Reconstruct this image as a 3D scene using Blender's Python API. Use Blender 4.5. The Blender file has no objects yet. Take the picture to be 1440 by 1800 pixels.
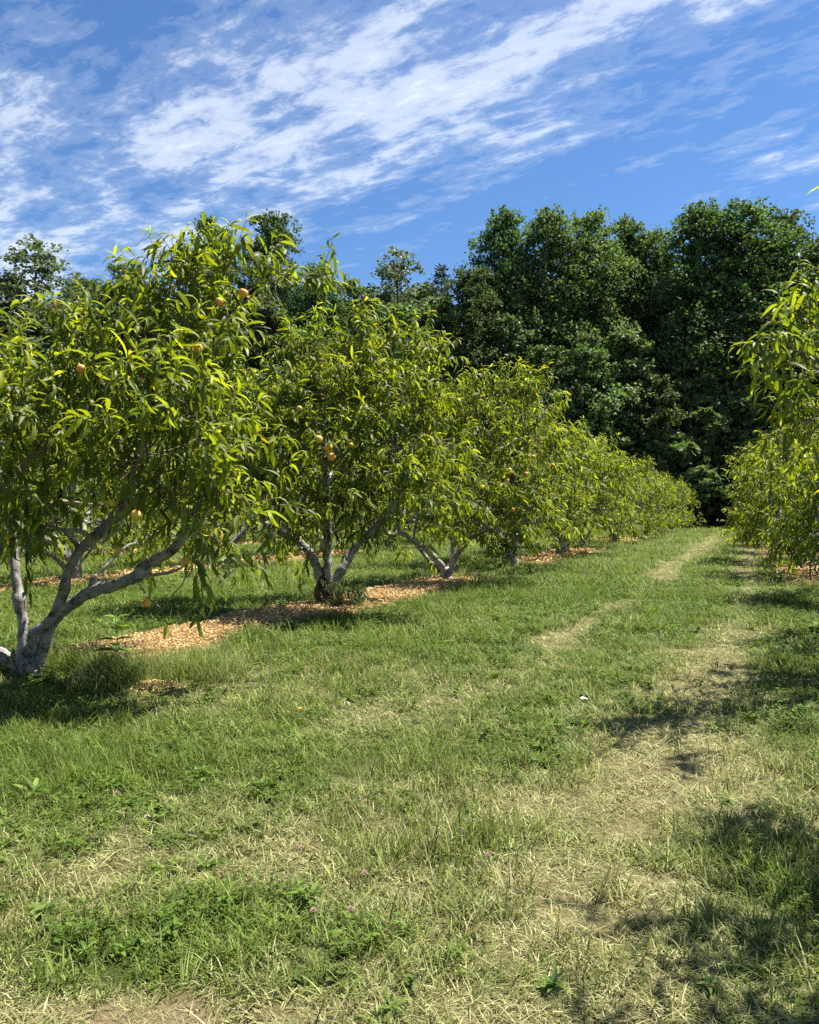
import bpy, math, random
import numpy as np
from mathutils import Vector, Matrix

# ------------------------------------------------------------------ camera
sc = bpy.context.scene
COL = sc.collection
H = 1.2
cam_d = bpy.data.cameras.new('camera')
cam = bpy.data.objects.new('camera', cam_d); COL.objects.link(cam)
cam_d.sensor_fit = 'HORIZONTAL'; cam_d.sensor_width = 36.0; cam_d.lens = 36.0
cam_d.clip_start = 0.05; cam_d.clip_end = 3000
cam.location = (0, 0, H); cam.rotation_euler = (math.radians(90), 0, 0)
sc.camera = cam

# ------------------------------------------------------------------ sky + sun + exposure
SUN_DIR = Vector((0.48, 0.22, 1.0)).normalized()          # towards the sun: high, ahead and a little to the right
SUN_EL = math.asin(SUN_DIR.z); SUN_AZ = math.atan2(SUN_DIR.x, SUN_DIR.y)
world = bpy.data.worlds.new('World'); sc.world = world; world.use_nodes = True
wt = world.node_tree; wt.nodes.clear()

def node(nt, typ, ins=None, **props):
    n = nt.nodes.new(typ)
    for k, v in props.items(): setattr(n, k, v)
    for k, v in (ins or {}).items():
        s = n.inputs[k]
        if isinstance(v, bpy.types.NodeSocket): nt.links.new(v, s)
        else: s.default_value = v
    return n
def mth(nt, op, a, b=0.0, c=None, clamp=False):
    ins = {0: a, 1: b}
    if c is not None: ins[2] = c
    return node(nt, 'ShaderNodeMath', ins, operation=op, use_clamp=clamp).outputs[0]
def ramp(nt, fac, stops, interp='LINEAR'):
    r = node(nt, 'ShaderNodeValToRGB', {'Fac': fac})
    r.color_ramp.interpolation = interp
    el = r.color_ramp.elements
    while len(el) < len(stops): el.new(0.5)
    for e, (p, c) in zip(el, stops):
        e.position = p; e.color = (c, c, c, 1) if isinstance(c, (int, float)) else (*c, 1)
    return r.outputs['Color']
def mixc(nt, fac, a, b, mode='MIX'):
    n = nt.nodes.new('ShaderNodeMix'); n.data_type = 'RGBA'; n.blend_type = mode
    for k, v in ((0, fac), (6, a), (7, b)):
        s = n.inputs[k]
        if isinstance(v, bpy.types.NodeSocket): nt.links.new(v, s)
        else: s.default_value = v if not (k > 0 and len(v) == 3) else (*v, 1)
    return n.outputs[2]

SKY_STRENGTH = 0.050
sky = node(wt, 'ShaderNodeTexSky', sky_type='NISHITA', sun_disc=False)
sky.sun_elevation = SUN_EL; sky.sun_rotation = SUN_AZ
sky.air_density = 1.0; sky.dust_density = 0.1; sky.ozone_density = 2.0
tc = node(wt, 'ShaderNodeTexCoord')
sep = node(wt, 'ShaderNodeSeparateXYZ', {0: tc.outputs['Generated']})
zz = mth(wt, 'MAXIMUM', sep.outputs[2], 0.03)
u = mth(wt, 'DIVIDE', sep.outputs[0], zz); v = mth(wt, 'DIVIDE', sep.outputs[1], zz)
al = mth(wt, 'SUBTRACT', mth(wt, 'MULTIPLY', u, 0.73), mth(wt, 'MULTIPLY', v, 0.68))   # along the cloud streaks
cr = mth(wt, 'ADD', mth(wt, 'MULTIPLY', u, 0.68), mth(wt, 'MULTIPLY', v, 0.73))        # across them
def cvec(sa, sc_, off):
    return node(wt, 'ShaderNodeCombineXYZ', {0: mth(wt, 'MULTIPLY', al, sa), 1: mth(wt, 'MULTIPLY', cr, sc_), 2: off}).outputs[0]
n1 = node(wt, 'ShaderNodeTexNoise', {'Vector': cvec(1.1, 3.5, 3.1), 'Scale': 1.25, 'Detail': 11.0, 'Roughness': 0.64, 'Distortion': 0.15}).outputs['Fac']
n2 = node(wt, 'ShaderNodeTexNoise', {'Vector': cvec(4.2, 5.6, 7.7), 'Scale': 1.5, 'Detail': 10.0, 'Roughness': 0.68, 'Distortion': 0.35}).outputs['Fac']
n3 = node(wt, 'ShaderNodeTexNoise', {'Vector': cvec(0.8, 1.0, 1.3), 'Scale': 1.4, 'Detail': 2.0, 'Roughness': 0.5}).outputs['Fac']
prof = ramp(wt, mth(wt, 'MULTIPLY', cr, 0.25, clamp=True),
            [(0.0, .36), (.14, .40), (.20, .46), (.26, .60), (.34, .68), (.41, .62), (.455, .46), (.50, .31), (.58, .22), (.66, .28), (.80, .33), (1.0, .33)], 'B_SPLINE')
fil = node(wt, 'ShaderNodeCombineXYZ', {0: mth(wt, 'ADD', mth(wt, 'MULTIPLY', al, 4.0), mth(wt, 'MULTIPLY', cr, 2.2)), 1: mth(wt, 'SUBTRACT', mth(wt, 'MULTIPLY', cr, 13.0), mth(wt, 'MULTIPLY', al, 3.0)), 2: 4.4}).outputs[0]
n4 = node(wt, 'ShaderNodeTexNoise', {'Vector': fil, 'Scale': 1.5, 'Detail': 8.0, 'Roughness': 0.62, 'Distortion': 0.25}).outputs['Fac']
nn = mth(wt, 'ADD', mth(wt, 'ADD', mth(wt, 'ADD', mth(wt, 'MULTIPLY', n1, 0.48), mth(wt, 'MULTIPLY', n2, 0.36)), mth(wt, 'MULTIPLY', n4, 0.16)), mth(wt, 'MULTIPLY', mth(wt, 'SUBTRACT', n3, 0.5), 0.26))
den = mth(wt, 'ADD', mth(wt, 'MULTIPLY', mth(wt, 'SUBTRACT', nn, 0.5), 2.9), mth(wt, 'SUBTRACT', prof, 0.305))
alpha = ramp(wt, den, [(0.0, 0.0), (0.15, .10), (0.45, .56), (0.82, .96)], 'EASE')
hsv = node(wt, 'ShaderNodeHueSaturation', {'Saturation': 1.12, 'Value': 1.06, 'Color': sky.outputs[0]})
skyc = mixc(wt, 1.0, hsv.outputs[0], (0.78, 0.93, 1.10), 'MULTIPLY')
cloudc = mixc(wt, alpha, skyc, (8.2, 8.8, 9.6))
bg = node(wt, 'ShaderNodeBackground', {'Color': cloudc, 'Strength': SKY_STRENGTH})
wo = node(wt, 'ShaderNodeOutputWorld', {'Surface': bg.outputs[0]})

sun_l = bpy.data.lights.new('sun', 'SUN'); sun_l.energy = 5.0; sun_l.angle = math.radians(0.53); sun_l.color = (1.0, 0.955, 0.87)
sun = bpy.data.objects.new('sun', sun_l); COL.objects.link(sun)
sun.rotation_euler = SUN_DIR.to_track_quat('Z', 'Y').to_euler(); sun.location = (20, 10, 40)

sc.view_settings.view_transform = 'Standard'; sc.view_settings.look = 'None'
sc.view_settings.exposure = 1.40; sc.view_settings.gamma = 1.0; sc.view_settings.use_curve_mapping = False
sc.render.engine = 'CYCLES'
sc.cycles.max_bounces = 9; sc.cycles.transmission_bounces = 6; sc.cycles.diffuse_bounces = 6; sc.cycles.glossy_bounces = 2
sc.cycles.use_denoising = False

# ------------------------------------------------------------------ helpers
rng = np.random.default_rng(11)
def _hash(ix, iy, seed):
    h = (ix.astype(np.int64) * 374761393 + iy.astype(np.int64) * 668265263 + seed * 974634777) & 0xffffffff
    h = ((h ^ (h >> 13)) * 1274126177) & 0xffffffff
    return ((h ^ (h >> 16)) & 0xffff) / 65535.0
def vnoise(x, y, seed=0):
    x = np.asarray(x, float); y = np.asarray(y, float)
    ix = np.floor(x); iy = np.floor(y); fx = x - ix; fy = y - iy
    fx = fx * fx * (3 - 2 * fx); fy = fy * fy * (3 - 2 * fy)
    a = _hash(ix, iy, seed); b = _hash(ix + 1, iy, seed); c = _hash(ix, iy + 1, seed); d = _hash(ix + 1, iy + 1, seed)
    return (a * (1 - fx) + b * fx) * (1 - fy) + (c * (1 - fx) + d * fx) * fy
def fbm(x, y, seed=0, o=4):
    s = 0; a = 0.5; t = 0
    for k in range(o):
        s = s + a * vnoise(np.asarray(x) * 2 ** k, np.asarray(y) * 2 ** k, seed + k * 17); t += a; a *= .5
    return s / t
def gz(x, y):                                             # height of the ground
    x = np.asarray(x, float); y = np.asarray(y, float)
    g = 0.005 * y + 0.07 * (fbm(x / 3.1, y / 3.1, 5, 3) - .5) * np.clip(y / 6, .2, 1) 
    return g
def W(px, py, d):                                         # point d metres ahead seen at px, py of the photograph
    return np.array(((px - 720) / 1440 * d, d, H + (900 - py) / 1440 * d))
def Gp(px, py):
    d = 1728.0 / (py - 893)
    x = (px - 720) / 1440 * d
    return np.array((x, d, float(gz(x, d))))
def nrm(a): return a / (np.linalg.norm(a, axis=-1, keepdims=True) + 1e-9)

def tag(o, label=None, cat=None, group=None, kind=None):
    if label: o['label'] = label
    if cat: o['category'] = cat
    if group: o['group'] = group
    if kind: o['kind'] = kind
    return o
def link(o, parent=None):
    COL.objects.link(o)
    if parent is not None: o.parent = parent
    return o
def empty(name, loc, rz=0.0, s=1.0):
    o = bpy.data.objects.new(name, None); o.location = loc; o.rotation_euler = (0, 0, rz); o.scale = (s, s, s)
    o.empty_display_size = .2
    return link(o)
def mesh_np(name, V, T, mat=None, attrs=None, smooth=True):
    V = np.ascontiguousarray(V, np.float32); T = np.ascontiguousarray(T, np.int32)
    m = bpy.data.meshes.new(name)
    m.vertices.add(len(V)); m.vertices.foreach_set('co', V.ravel())
    k = T.shape[1]
    m.loops.add(T.size); m.loops.foreach_set('vertex_index', T.ravel())
    m.polygons.add(len(T)); m.polygons.foreach_set('loop_start', np.arange(0, T.size, k, dtype=np.int32))
    m.polygons.foreach_set('loop_total', np.full(len(T), k, np.int32))
    m.polygons.foreach_set('use_smooth', np.full(len(T), smooth, bool))
    for an, av in (attrs or {}).items():
        av = np.asarray(av, np.float32)
        if av.ndim == 1:
            a = m.attributes.new(an, 'FLOAT', 'POINT'); a.data.foreach_set('value', av)
        else:
            a = m.attributes.new(an, 'FLOAT_VECTOR', 'POINT'); a.data.foreach_set('vector', av.ravel())
    m.update(calc_edges=True); m.validate()
    if mat: m.materials.append(mat)
    return m
def mobj(name, V, T, mat, parent=None, attrs=None, smooth=True):
    return link(bpy.data.objects.new(name, mesh_np(name, V, T, mat, attrs, smooth)), parent)
class MB:                                                 # collects arrays into one mesh
    def __init__(s): s.V = []; s.T = []; s.n = 0; s.A = []
    def add(s, V, T, A=None):
        s.V.append(V); s.T.append(np.asarray(T) + s.n); s.n += len(V)
        if A is not None: s.A.append(A)
    def arrays(s): return np.concatenate(s.V), np.concatenate(s.T)
    def build(s, name, mat, parent=None, attr=None, smooth=True):
        V, T = s.arrays()
        return mobj(name, V, T, mat, parent, {attr: np.concatenate(s.A)} if attr else None, smooth)

def resample(P, R, step):
    P = np.asarray(P, float); R = np.asarray(R, float)
    Q = np.vstack([2 * P[0] - P[1], P, 2 * P[-1] - P[-2]])
    outP = []; outR = []
    for i in range(len(P) - 1):
        p0, p1, p2, p3 = Q[i:i + 4]
        n = max(1, int(np.linalg.norm(p2 - p1) / step))
        t = np.arange(n)[:, None] / n
        outP.append(.5 * (2 * p1 + (p2 - p0) * t + (2 * p0 - 5 * p1 + 4 * p2 - p3) * t ** 2 + (3 * p1 - p0 - 3 * p2 + p3) * t ** 3))
        outR.append(R[i] + (R[i + 1] - R[i]) * t[:, 0])
    outP.append(P[-1:]); outR.append(R[-1:])
    return np.vstack(outP), np.concatenate(outR)
def tube(P, R, sides=8, step=0.08, rough=0.0, seed=0):
    P, R = resample(P, R, step) if step else (np.asarray(P, float), np.asarray(R, float))
    n = len(P)
    if rough > .2 and n > 6:                              # knots, old pruning wounds and small kinks
        kr = np.random.default_rng(seed + 900)
        for c in kr.uniform(.05, .92, max(2, n // 9)):
            R = R * (1 + kr.uniform(.06, .24) * np.exp(-((np.arange(n) / n - c) * n / kr.uniform(1.0, 2.2)) ** 2))
        wob = np.stack([fbm(np.arange(n) * .23 + 7 * k, np.full(n, seed * .37), 40 + k, 3) - .5 for k in range(3)], -1)
        P = P + wob * (R[:, None] * 1.1) * np.clip(np.arange(n) / 4, 0, 1)[:, None]
    T = nrm(np.gradient(P, axis=0))
    ref = np.array((0.31, 0.95, 0.05))
    A = nrm(np.cross(T, ref)); B = np.cross(T, A)
    th = np.arange(sides) / sides * 2 * math.pi
    rr = R[:, None] * np.ones(sides)
    if rough:
        L = np.arange(n)[:, None] * 0.35
        rr = rr * (1 + rough * (2 * fbm(L + 3 * np.cos(th) + seed, 3 * np.sin(th) + L * .2, seed, 3) - 1))
    V = P[:, None, :] + rr[:, :, None] * (np.cos(th)[None, :, None] * A[:, None, :] + np.sin(th)[None, :, None] * B[:, None, :])
    V = np.vstack([V.reshape(-1, 3), P[-1:] + T[-1:] * R[-1]])
    i = np.arange(n - 1)[:, None] * sides; j = np.arange(sides)[None, :]; j2 = (j + 1) % sides
    a, b, c, d = i + j, i + j2, i + sides + j2, i + sides + j
    F = np.concatenate([np.stack([a, b, c], -1).reshape(-1, 3), np.stack([a, c, d], -1).reshape(-1, 3)])
    k = (n - 1) * sides
    F = np.concatenate([F, np.stack([k + np.arange(sides), k + (np.arange(sides) + 1) % sides, np.full(sides, n * sides)], -1)])
    return V, F

# ------------------------------------------------------------------ materials
def new_mat(name):
    m = bpy.data.materials.new(name); m.use_nodes = True
    nt = m.node_tree; nt.nodes.clear()
    out = nt.nodes.new('ShaderNodeOutputMaterial')
    return m, nt, out
def leaf_mat(name, stops, trans_tint, trans=0.35, rough=0.38, under=(.16, .20, .10), attr='leafcol', spec=0.5, objvar=0.0):
    """x of the attribute is the age of the leaf, y a random number per leaf, z the place along the leaf"""
    m, nt, out = new_mat(name)
    at = node(nt, 'ShaderNodeAttribute', attribute_name=attr)
    s = node(nt, 'ShaderNodeSeparateXYZ', {0: at.outputs['Vector']})
    col = ramp(nt, s.outputs[0], stops)
    br = mth(nt, 'MULTIPLY_ADD', s.outputs[1], 0.7, 0.65)
    if objvar:
        oi = node(nt, 'ShaderNodeObjectInfo')
        br = mth(nt, 'MULTIPLY', br, mth(nt, 'MULTIPLY_ADD', oi.outputs['Random'], objvar * 2, 1 - objvar))
        hue = mth(nt, 'MULTIPLY_ADD', mth(nt, 'FRACT', mth(nt, 'MULTIPLY', oi.outputs['Random'], 7.3)), .035, .497)
        col = node(nt, 'ShaderNodeHueSaturation', {'Hue': hue, 'Color': col}).outputs[0]
    col = node(nt, 'ShaderNodeHueSaturation', {'Value': br, 'Color': col}).outputs[0]
    geo = node(nt, 'ShaderNodeNewGeometry')
    colf = mixc(nt, mth(nt, 'MULTIPLY', geo.outputs['Backfacing'], 0.55), col, under)
    p = node(nt, 'ShaderNodeBsdfPrincipled', {'Base Color': colf, 'Roughness': rough, 'Specular IOR Level': spec})
    tcol = mixc(nt, 1.0, col, trans_tint, 'MULTIPLY')
    t = node(nt, 'ShaderNodeBsdfTranslucent', {'Color': tcol})
    mx = node(nt, 'ShaderNodeMixShader', {0: trans, 1: p.outputs[0], 2: t.outputs[0]})
    nt.links.new(mx.outputs[0], out.inputs[0])
    return m
def bark_mat(name, dark, light, scale=18.0, bump=0.5):
    m, nt, out = new_mat(name)
    tcn = node(nt, 'ShaderNodeTexCoord')
    a = node(nt, 'ShaderNodeTexNoise', {'Vector': tcn.outputs['Object'], 'Scale': scale, 'Detail': 8.0, 'Roughness': .72})
    b = node(nt, 'ShaderNodeTexNoise', {'Vector': tcn.outputs['Object'], 'Scale': scale * .33, 'Detail': 5.0, 'Roughness': .65})
    c = node(nt, 'ShaderNodeTexVoronoi', {'Vector': tcn.outputs['Object'], 'Scale': scale * 1.6})
    f = mth(nt, 'ADD', mth(nt, 'MULTIPLY', a.outputs['Fac'], .45), mth(nt, 'MULTIPLY', b.outputs['Fac'], .6))
    col = ramp(nt, f, [(.40, dark), (.50, tuple(.55 * x + .45 * y for x, y in zip(dark, light))), (.55, tuple(.3 * x + .7 * y for x, y in zip(dark, light))), (.66, light)])
    knots = ramp(nt, c.outputs['Distance'], [(.10, .35), (.22, 1.0)])
    col = mixc(nt, 1.0, col, knots, 'MULTIPLY')
    bp = node(nt, 'ShaderNodeBump', {'Strength': bump, 'Distance': .02, 'Height': mth(nt, 'ADD', a.outputs['Fac'], mth(nt, 'MULTIPLY', b.outputs['Fac'], 1.2))})
    p = node(nt, 'ShaderNodeBsdfPrincipled', {'Base Color': col, 'Roughness': .85, 'Specular IOR Level': .3, 'Normal': bp.outputs[0]})
    nt.links.new(p.outputs[0], out.inputs[0])
    return m
PEACH_STOPS = [(0.0, (.068, .098, .012)), (.40, (.118, .156, .014)), (.72, (.195, .238, .016)), (.93, (.30, .335, .020)), (1.0, (.42, .27, .03))]
M_PEACHLEAF = leaf_mat('peach_leaf', PEACH_STOPS, (1.72, 1.66, .42), trans=.50, rough=.52, spec=.4)
M_BROAD = leaf_mat('forest_leaf', [(0, (.064, .094, .032)), (.5, (.102, .142, .044)), (1, (.16, .20, .062))], (1.3, 1.4, .6), trans=.40, rough=.6, under=(.08, .11, .07), spec=.22, objvar=.3)
M_EDGE = leaf_mat('edge_leaf', [(0, (.075, .108, .042)), (.5, (.12, .162, .056)), (1, (.18, .225, .08))], (1.3, 1.4, .6), trans=.40, rough=.55, under=(.09, .12, .08), spec=.3, objvar=.3)
M_POPLAR = leaf_mat('poplar_leaf', [(0, (.085, .105, .05)), (.5, (.125, .15, .075)), (1, (.18, .20, .11))], (1.2, 1.3, .7), trans=.38, rough=.45, under=(.15, .17, .13), spec=.4, objvar=.15)
M_PINE = leaf_mat('pine_needle', [(0, (.03, .06, .026)), (1, (.07, .11, .042))], (1.1, 1.2, .7), trans=.12, rough=.5)
M_SHRUB = leaf_mat('shrub_leaf', [(0, (.075, .11, .045)), (.5, (.12, .165, .06)), (1, (.18, .23, .085))], (1.2, 1.4, .6), trans=.36, rough=.6, spec=.2)
M_WEED = leaf_mat('weed_leaf', [(0, (.06, .12, .025)), (.5, (.10, .17, .03)), (1, (.18, .25, .05))], (1.3, 1.5, .5), trans=.35, rough=.6, spec=.2)
M_BARK = bark_mat('peach_bark', (.035, .029, .026), (.43, .405, .37), 26.0, 1.0)
M_BARK_SHADE = bark_mat('peach_bark_shaded', (.022, .014, .010), (.095, .065, .050), scale=14)  # darker copy of the bark, crown shade put into the second trunk's colour
M_FBARK = bark_mat('forest_bark', (.025, .022, .018), (.10, .09, .075), scale=5)
M_TWIG = bark_mat('twig_bark', (.10, .07, .045), (.22, .17, .10), scale=30, bump=.1)

# ------------------------------------------------------------------ ground: where it is dry, lush or mulched
ROW = 0.434                                               # the rows run this much to the right per metre ahead
def track(x, y):                                          # the two worn wheel tracks of the lane
    o = x - ROW * y
    wob = .22 * (fbm(y * .3, x * 0 + 2, 3, 2) - .5) * 2
    a = np.exp(-((o + 1.90 + wob) / .26) ** 2) * np.clip((y - 4.5) / 3, 0, 1)
    b = np.exp(-((o + .40 + wob) / .25) ** 2) * np.clip((y - 2.2) / 1.5, .3, 1)
    br = .62 + .7 * (fbm(x * 1.3, y * .9, 8, 3) - .4) + .35 * np.clip((y - 8) / 6, 0, 1) + .12
    return np.clip((a + b) * br, 0, 1)
def dryness(x, y):
    o = x - ROW * y
    n = fbm(x * 1.9, y * 1.5, 31, 4); n2 = fbm(x * 4.3, y * 3.6, 47, 3)
    d = .33 + 1.35 * (n - .5) + .75 * (n2 - .5)
    wob = .25 * (fbm(y * .3, x * 0 + 2, 3, 2) - .5) * 2
    far = np.clip((y - 4) / 5, 0, 1)
    fade = np.clip((60 - y) / 20, .3, 1)
    TR = track(x, y); d = d - .25 * np.clip((y - 8) / 6, 0, 1) * (1 - TR)
    for cx, cy, rx, ry, a in ((1.3, 3.7, .5, .55, .26), (1.95, 5.3, .45, .6, .22), (1.05, 3.1, .5, .45, .18), (.42, 2.6, .4, .3, .2), (-.15, 3.1, .45, .35, .25),
                              (0, 4.5, .7, .6, .12), (-.55, 2.85, .4, .3, .15), (.65, 2.5, .35, .25, .25), (-.62, 1.92, .30, .10, 1.0), (.9, 6.0, .55, .8, .15),
                              (-1.5, 4.2, .85, .7, -.45), (.35, 2.95, .35, .3, -.45), (.5, 7.7, 1.6, 1.2, -.5), (2.3, 11.6, 2.2, 1.6, -.85), (3.9, 8.9, 1.5, 1.0, -.75),  # lush spot by the second tree: greener growth, also painted in for its shadow
                              (2.5, 4.8, .35, 1.1, -.4), (-.85, 2.15, .3, .16, -.5), (-.15, 2.25, .4, .18, -.4), (.35, 2.05, .25, .12, -.35), (-3.2, 9.5, 2.2, 3.0, -.5), (1.2, 13.6, 2, 2, -.5), (6.0, 12.2, 3, 1.5, -.5)):
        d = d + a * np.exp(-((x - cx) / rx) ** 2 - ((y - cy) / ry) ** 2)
    d = d + .22 * np.clip((4.2 - y) / 3, 0, 1) + .85 * TR
    return np.clip(d, 0, 1)
STRIPS = [(-5.2, .50, 6.0, 46.0, 1), (1.0, .75, 12.3, 46.0, 2), (-11.2, .5, 9.0, 46.0, 3), (-17.2, .5, 16.0, 46.0, 4)]   # offset, half width, from, to, seed
def mulch(x, y):
    x = np.asarray(x, float); y = np.asarray(y, float)
    o = x - ROW * y; m = np.zeros_like(o)
    for off, hw, y0, y1, sd in STRIPS:
        s = (o - off) / 1.09
        edge = hw * (1 + .25 * np.clip((y - 14) / 8, 0, 1)) + .55 * (fbm(x * .9, y * .9, 60 + sd, 3) - .5)
        keep = fbm(y * .33, y * 0 + sd, 90 + sd, 2) if sd != 1 else np.where(y < 14.0, .7, np.where(y < 17.5, .3, fbm(y * .33, y * 0 + sd, 90 + sd, 2)))
        k = np.clip((edge - np.abs(s)) / .16, 0, 1) * np.clip((y - y0) / .3, 0, 1) * np.clip((y1 - y) / 2, 0, 1) * np.clip((keep - (.60 if sd > 2 else .40)) / .06, 0, 1)
        m = np.maximum(m, k)
    m = np.maximum(m, np.clip(1.3 - np.hypot((x + 1.70) / .20, (y - 5.35) / .16), 0, 1))
    return m
def bare(x, y):                                           # the thatch patch at the very front
    return np.clip(1.4 - np.hypot((x + .62) / .26, (y - 1.90) / .085) - .7 * (fbm(x * 9, y * 9, 77, 3) - .5), 0, 1)

# ------------------------------------------------------------------ ground sheet
def ground_sheet():
    xs = np.sinh(np.linspace(-4.9, 4.9, 300)) / np.sinh(4.9) * 420
    ys = np.sinh(np.linspace(-2.6, 5.35, 360)) / np.sinh(5.35) * 700 + 2.0
    X, Y = np.meshgrid(xs, ys)
    Z = gz(X, Y) + .012 * (fbm(X * 3, Y * 3, 12, 3) - .5) + mulch(X, Y) * .05
    V = np.stack([X, Y, Z], -1).reshape(-1, 3)
    ny, nx = X.shape
    i = np.arange(ny - 1)[:, None] * nx + np.arange(nx - 1)[None, :]
    F = np.stack([i, i + 1, i + nx + 1, i + nx], -1).reshape(-1, 4)
    x, y = V[:, 0], V[:, 1]
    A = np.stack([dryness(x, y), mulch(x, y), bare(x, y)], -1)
    m, nt, out = new_mat('orchard_ground')
    at = node(nt, 'ShaderNodeAttribute', attribute_name='cover')
    s = node(nt, 'ShaderNodeSeparateXYZ', {0: at.outputs['Vector']})
    g = node(nt, 'ShaderNodeNewGeometry')
    a = node(nt, 'ShaderNodeTexNoise', {'Vector': g.outputs['Position'], 'Scale': 6.0, 'Detail': 8.0, 'Roughness': .7}).outputs['Fac']
    b = node(nt, 'ShaderNodeTexNoise', {'Vector': g.outputs['Position'], 'Scale': 55.0, 'Detail': 6.0, 'Roughness': .7}).outputs['Fac']
    f = mth(nt, 'ADD', mth(nt, 'MULTIPLY', a, .4), mth(nt, 'MULTIPLY', b, .6))
    green = ramp(nt, f, [(.35, (.022, .032, .008)), (.5, (.045, .060, .013)), (.68, (.085, .10, .024))])
    straw = ramp(nt, f, [(.35, (.06, .048, .022)), (.5, (.15, .125, .055)), (.68, (.30, .26, .13))])
    chip = ramp(nt, f, [(.32, (.10, .06, .026)), (.5, (.24, .15, .06)), (.68, (.42, .29, .13))])
    that = ramp(nt, f, [(.32, (.06, .04, .025)), (.5, (.17, .12, .07)), (.68, (.30, .23, .14))])
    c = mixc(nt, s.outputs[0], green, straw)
    c = mixc(nt, s.outputs[1], c, chip); c = mixc(nt, s.outputs[2], c, that)
    bp = node(nt, 'ShaderNodeBump', {'Strength': .8, 'Distance': .02, 'Height': b})
    p = node(nt, 'ShaderNodeBsdfPrincipled', {'Base Color': c, 'Roughness': .95, 'Specular IOR Level': .15, 'Normal': bp.outputs[0]})
    nt.links.new(p.outputs[0], out.inputs[0])
    o = mobj('ground', V, F, m, None, {'cover': A})
    tag(o, kind='structure')
ground_sheet()

# ------------------------------------------------------------------ forest
def frames(L, up, roll):
    """leaf frames: forward L, side S, normal N"""
    N = up - (up * L).sum(-1, keepdims=True) * L
    N = nrm(N); S = np.cross(N, L)
    c, s = np.cos(roll)[:, None], np.sin(roll)[:, None]
    return np.stack([L, S * c + N * s, N * c - S * s], 1)      # rows
def place(shape, faces, pos, M, size, age, rnd, along):
    """many copies of one little shape as a single array"""
    n = len(pos); k = len(shape)
    V = pos[:, None, :] + np.einsum('kj,nji->nki', shape, M) * size[:, None, None]
    T = faces[None] + (np.arange(n) * k)[:, None, None]
    A = np.stack([np.repeat(age, k), np.repeat(rnd, k), np.tile(along, n)], -1)
    return V.reshape(-1, 3), T.reshape(-1, faces.shape[1]), A
SPRAY = np.array([(0, 0, 0), (.45, -.38, .06), (1, 0, -.12), (.45, .38, .06)], float)
SPRAY_F = np.array([(0, 1, 2), (0, 2, 3)])
def rand_dirs(n, r):
    d = r.normal(size=(n, 3)); return nrm(d)
def broad_crown(h, rad, seed, lobes=85, per=230, leaf=.24, bottom=.12, shape='oak', airy=0.0):
    r = np.random.default_rng(seed)
    cs = []; mb = MB(); LT = []
    for i in range(lobes):
        t = (i + r.random()) / lobes
        z = bottom + (1 - bottom) * t
        if shape == 'oak': prof = min(1.0, (1.06 - t) / .62) ** .8 * min(1.0, .75 + t)
        elif shape == 'poplar': prof = (max(0.02, 1 - ((t - .35) / .68) ** 2)) ** .7 * (.9 if t < .8 else .75)
        else: prof = (1 - t) ** .55
        a = i * 2.399 + r.random() * .9
        rr = rad * prof * math.sqrt(r.uniform(.25, 1)) * r.uniform(.75, 1.12)
        c = np.array((math.cos(a) * rr, math.sin(a) * rr, z * h * r.uniform(.95, 1.03)))
        s = h * r.uniform(.045, .10) * (1.0 if shape == 'oak' else .75) * (.75 + .5 * prof) * (1.16 - .40 * t)
        c[2] = min(c[2], h - s * .6)
        cs.append((c, s))
        n = int(per * (s / (h * .065)) ** 2 * (1 - airy * r.random()))
        ns = max(5, n // 26)
        sd = rand_dirs(ns, r); sd[:, 2] = np.where(sd[:, 2] < -.3, -sd[:, 2], sd[:, 2])
        sub = c + sd * s * r.uniform(.5, 1.12, ns)[:, None] * np.array((1.15, 1.15, .9))
        w = r.integers(0, ns, n); d = sd[w]
        P = sub[w] + r.normal(size=(n, 3)) * s * .155 * np.array((1.1, 1.1, .7))
        L = nrm(d * .4 + rand_dirs(n, r) * .9 + np.array((0, 0, -.25)))
        up = nrm(d * .8 + rand_dirs(n, r) * .55 + np.array((0, 0, .6)))
        M = frames(L, up, r.normal(size=n) * .5)
        age = np.clip(.35 + .35 * r.normal(size=n) * .5 + .35 * (r.random() - .4), 0, 1)
        mb.add(*place(SPRAY, SPRAY_F, P, M, leaf * r.uniform(.7, 1.3, n), age, r.random(n), np.array((0, .5, 1, .5))))
    return mb, cs
def forest_variant(h, rad, seed, mat, trunk_r=.22, nlimb=7, **kw):
    mb, cs = broad_crown(h, rad, seed, **kw)
    V, T = mb.arrays(); crown = mesh_np('crown', V, T, mat, {'leafcol': np.concatenate(mb.A)}, smooth=False)
    r = np.random.default_rng(seed + 5)
    tm = MB(); P = [(0, 0, -.3)] + [(r.normal() * .12, r.normal() * .12, h * t) for t in (.15, .35, .55, .75, .9)]
    tm.add(*tube(P, [trunk_r * k for k in (1.25, 1, .85, .6, .35, .12)], 8, .8, .15, seed))
    for i in r.choice(len(cs), min(nlimb * 4, len(cs)), replace=False):
        c, s = cs[i]
        z0 = max(h * .12, c[2] - np.hypot(c[0], c[1]) * r.uniform(.6, 1.1))
        b = np.array((0, 0, z0)); mid = (b + c) / 2 + np.array((0, 0, -.15 * np.hypot(c[0], c[1])))
        tm.add(*tube([b, mid, c], [trunk_r * .35, trunk_r * .25, .02], 5, .8, .1, i))
    V, T = tm.arrays(); trunk = mesh_np('trunk', V, T, M_FBARK)
    return trunk, crown
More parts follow.
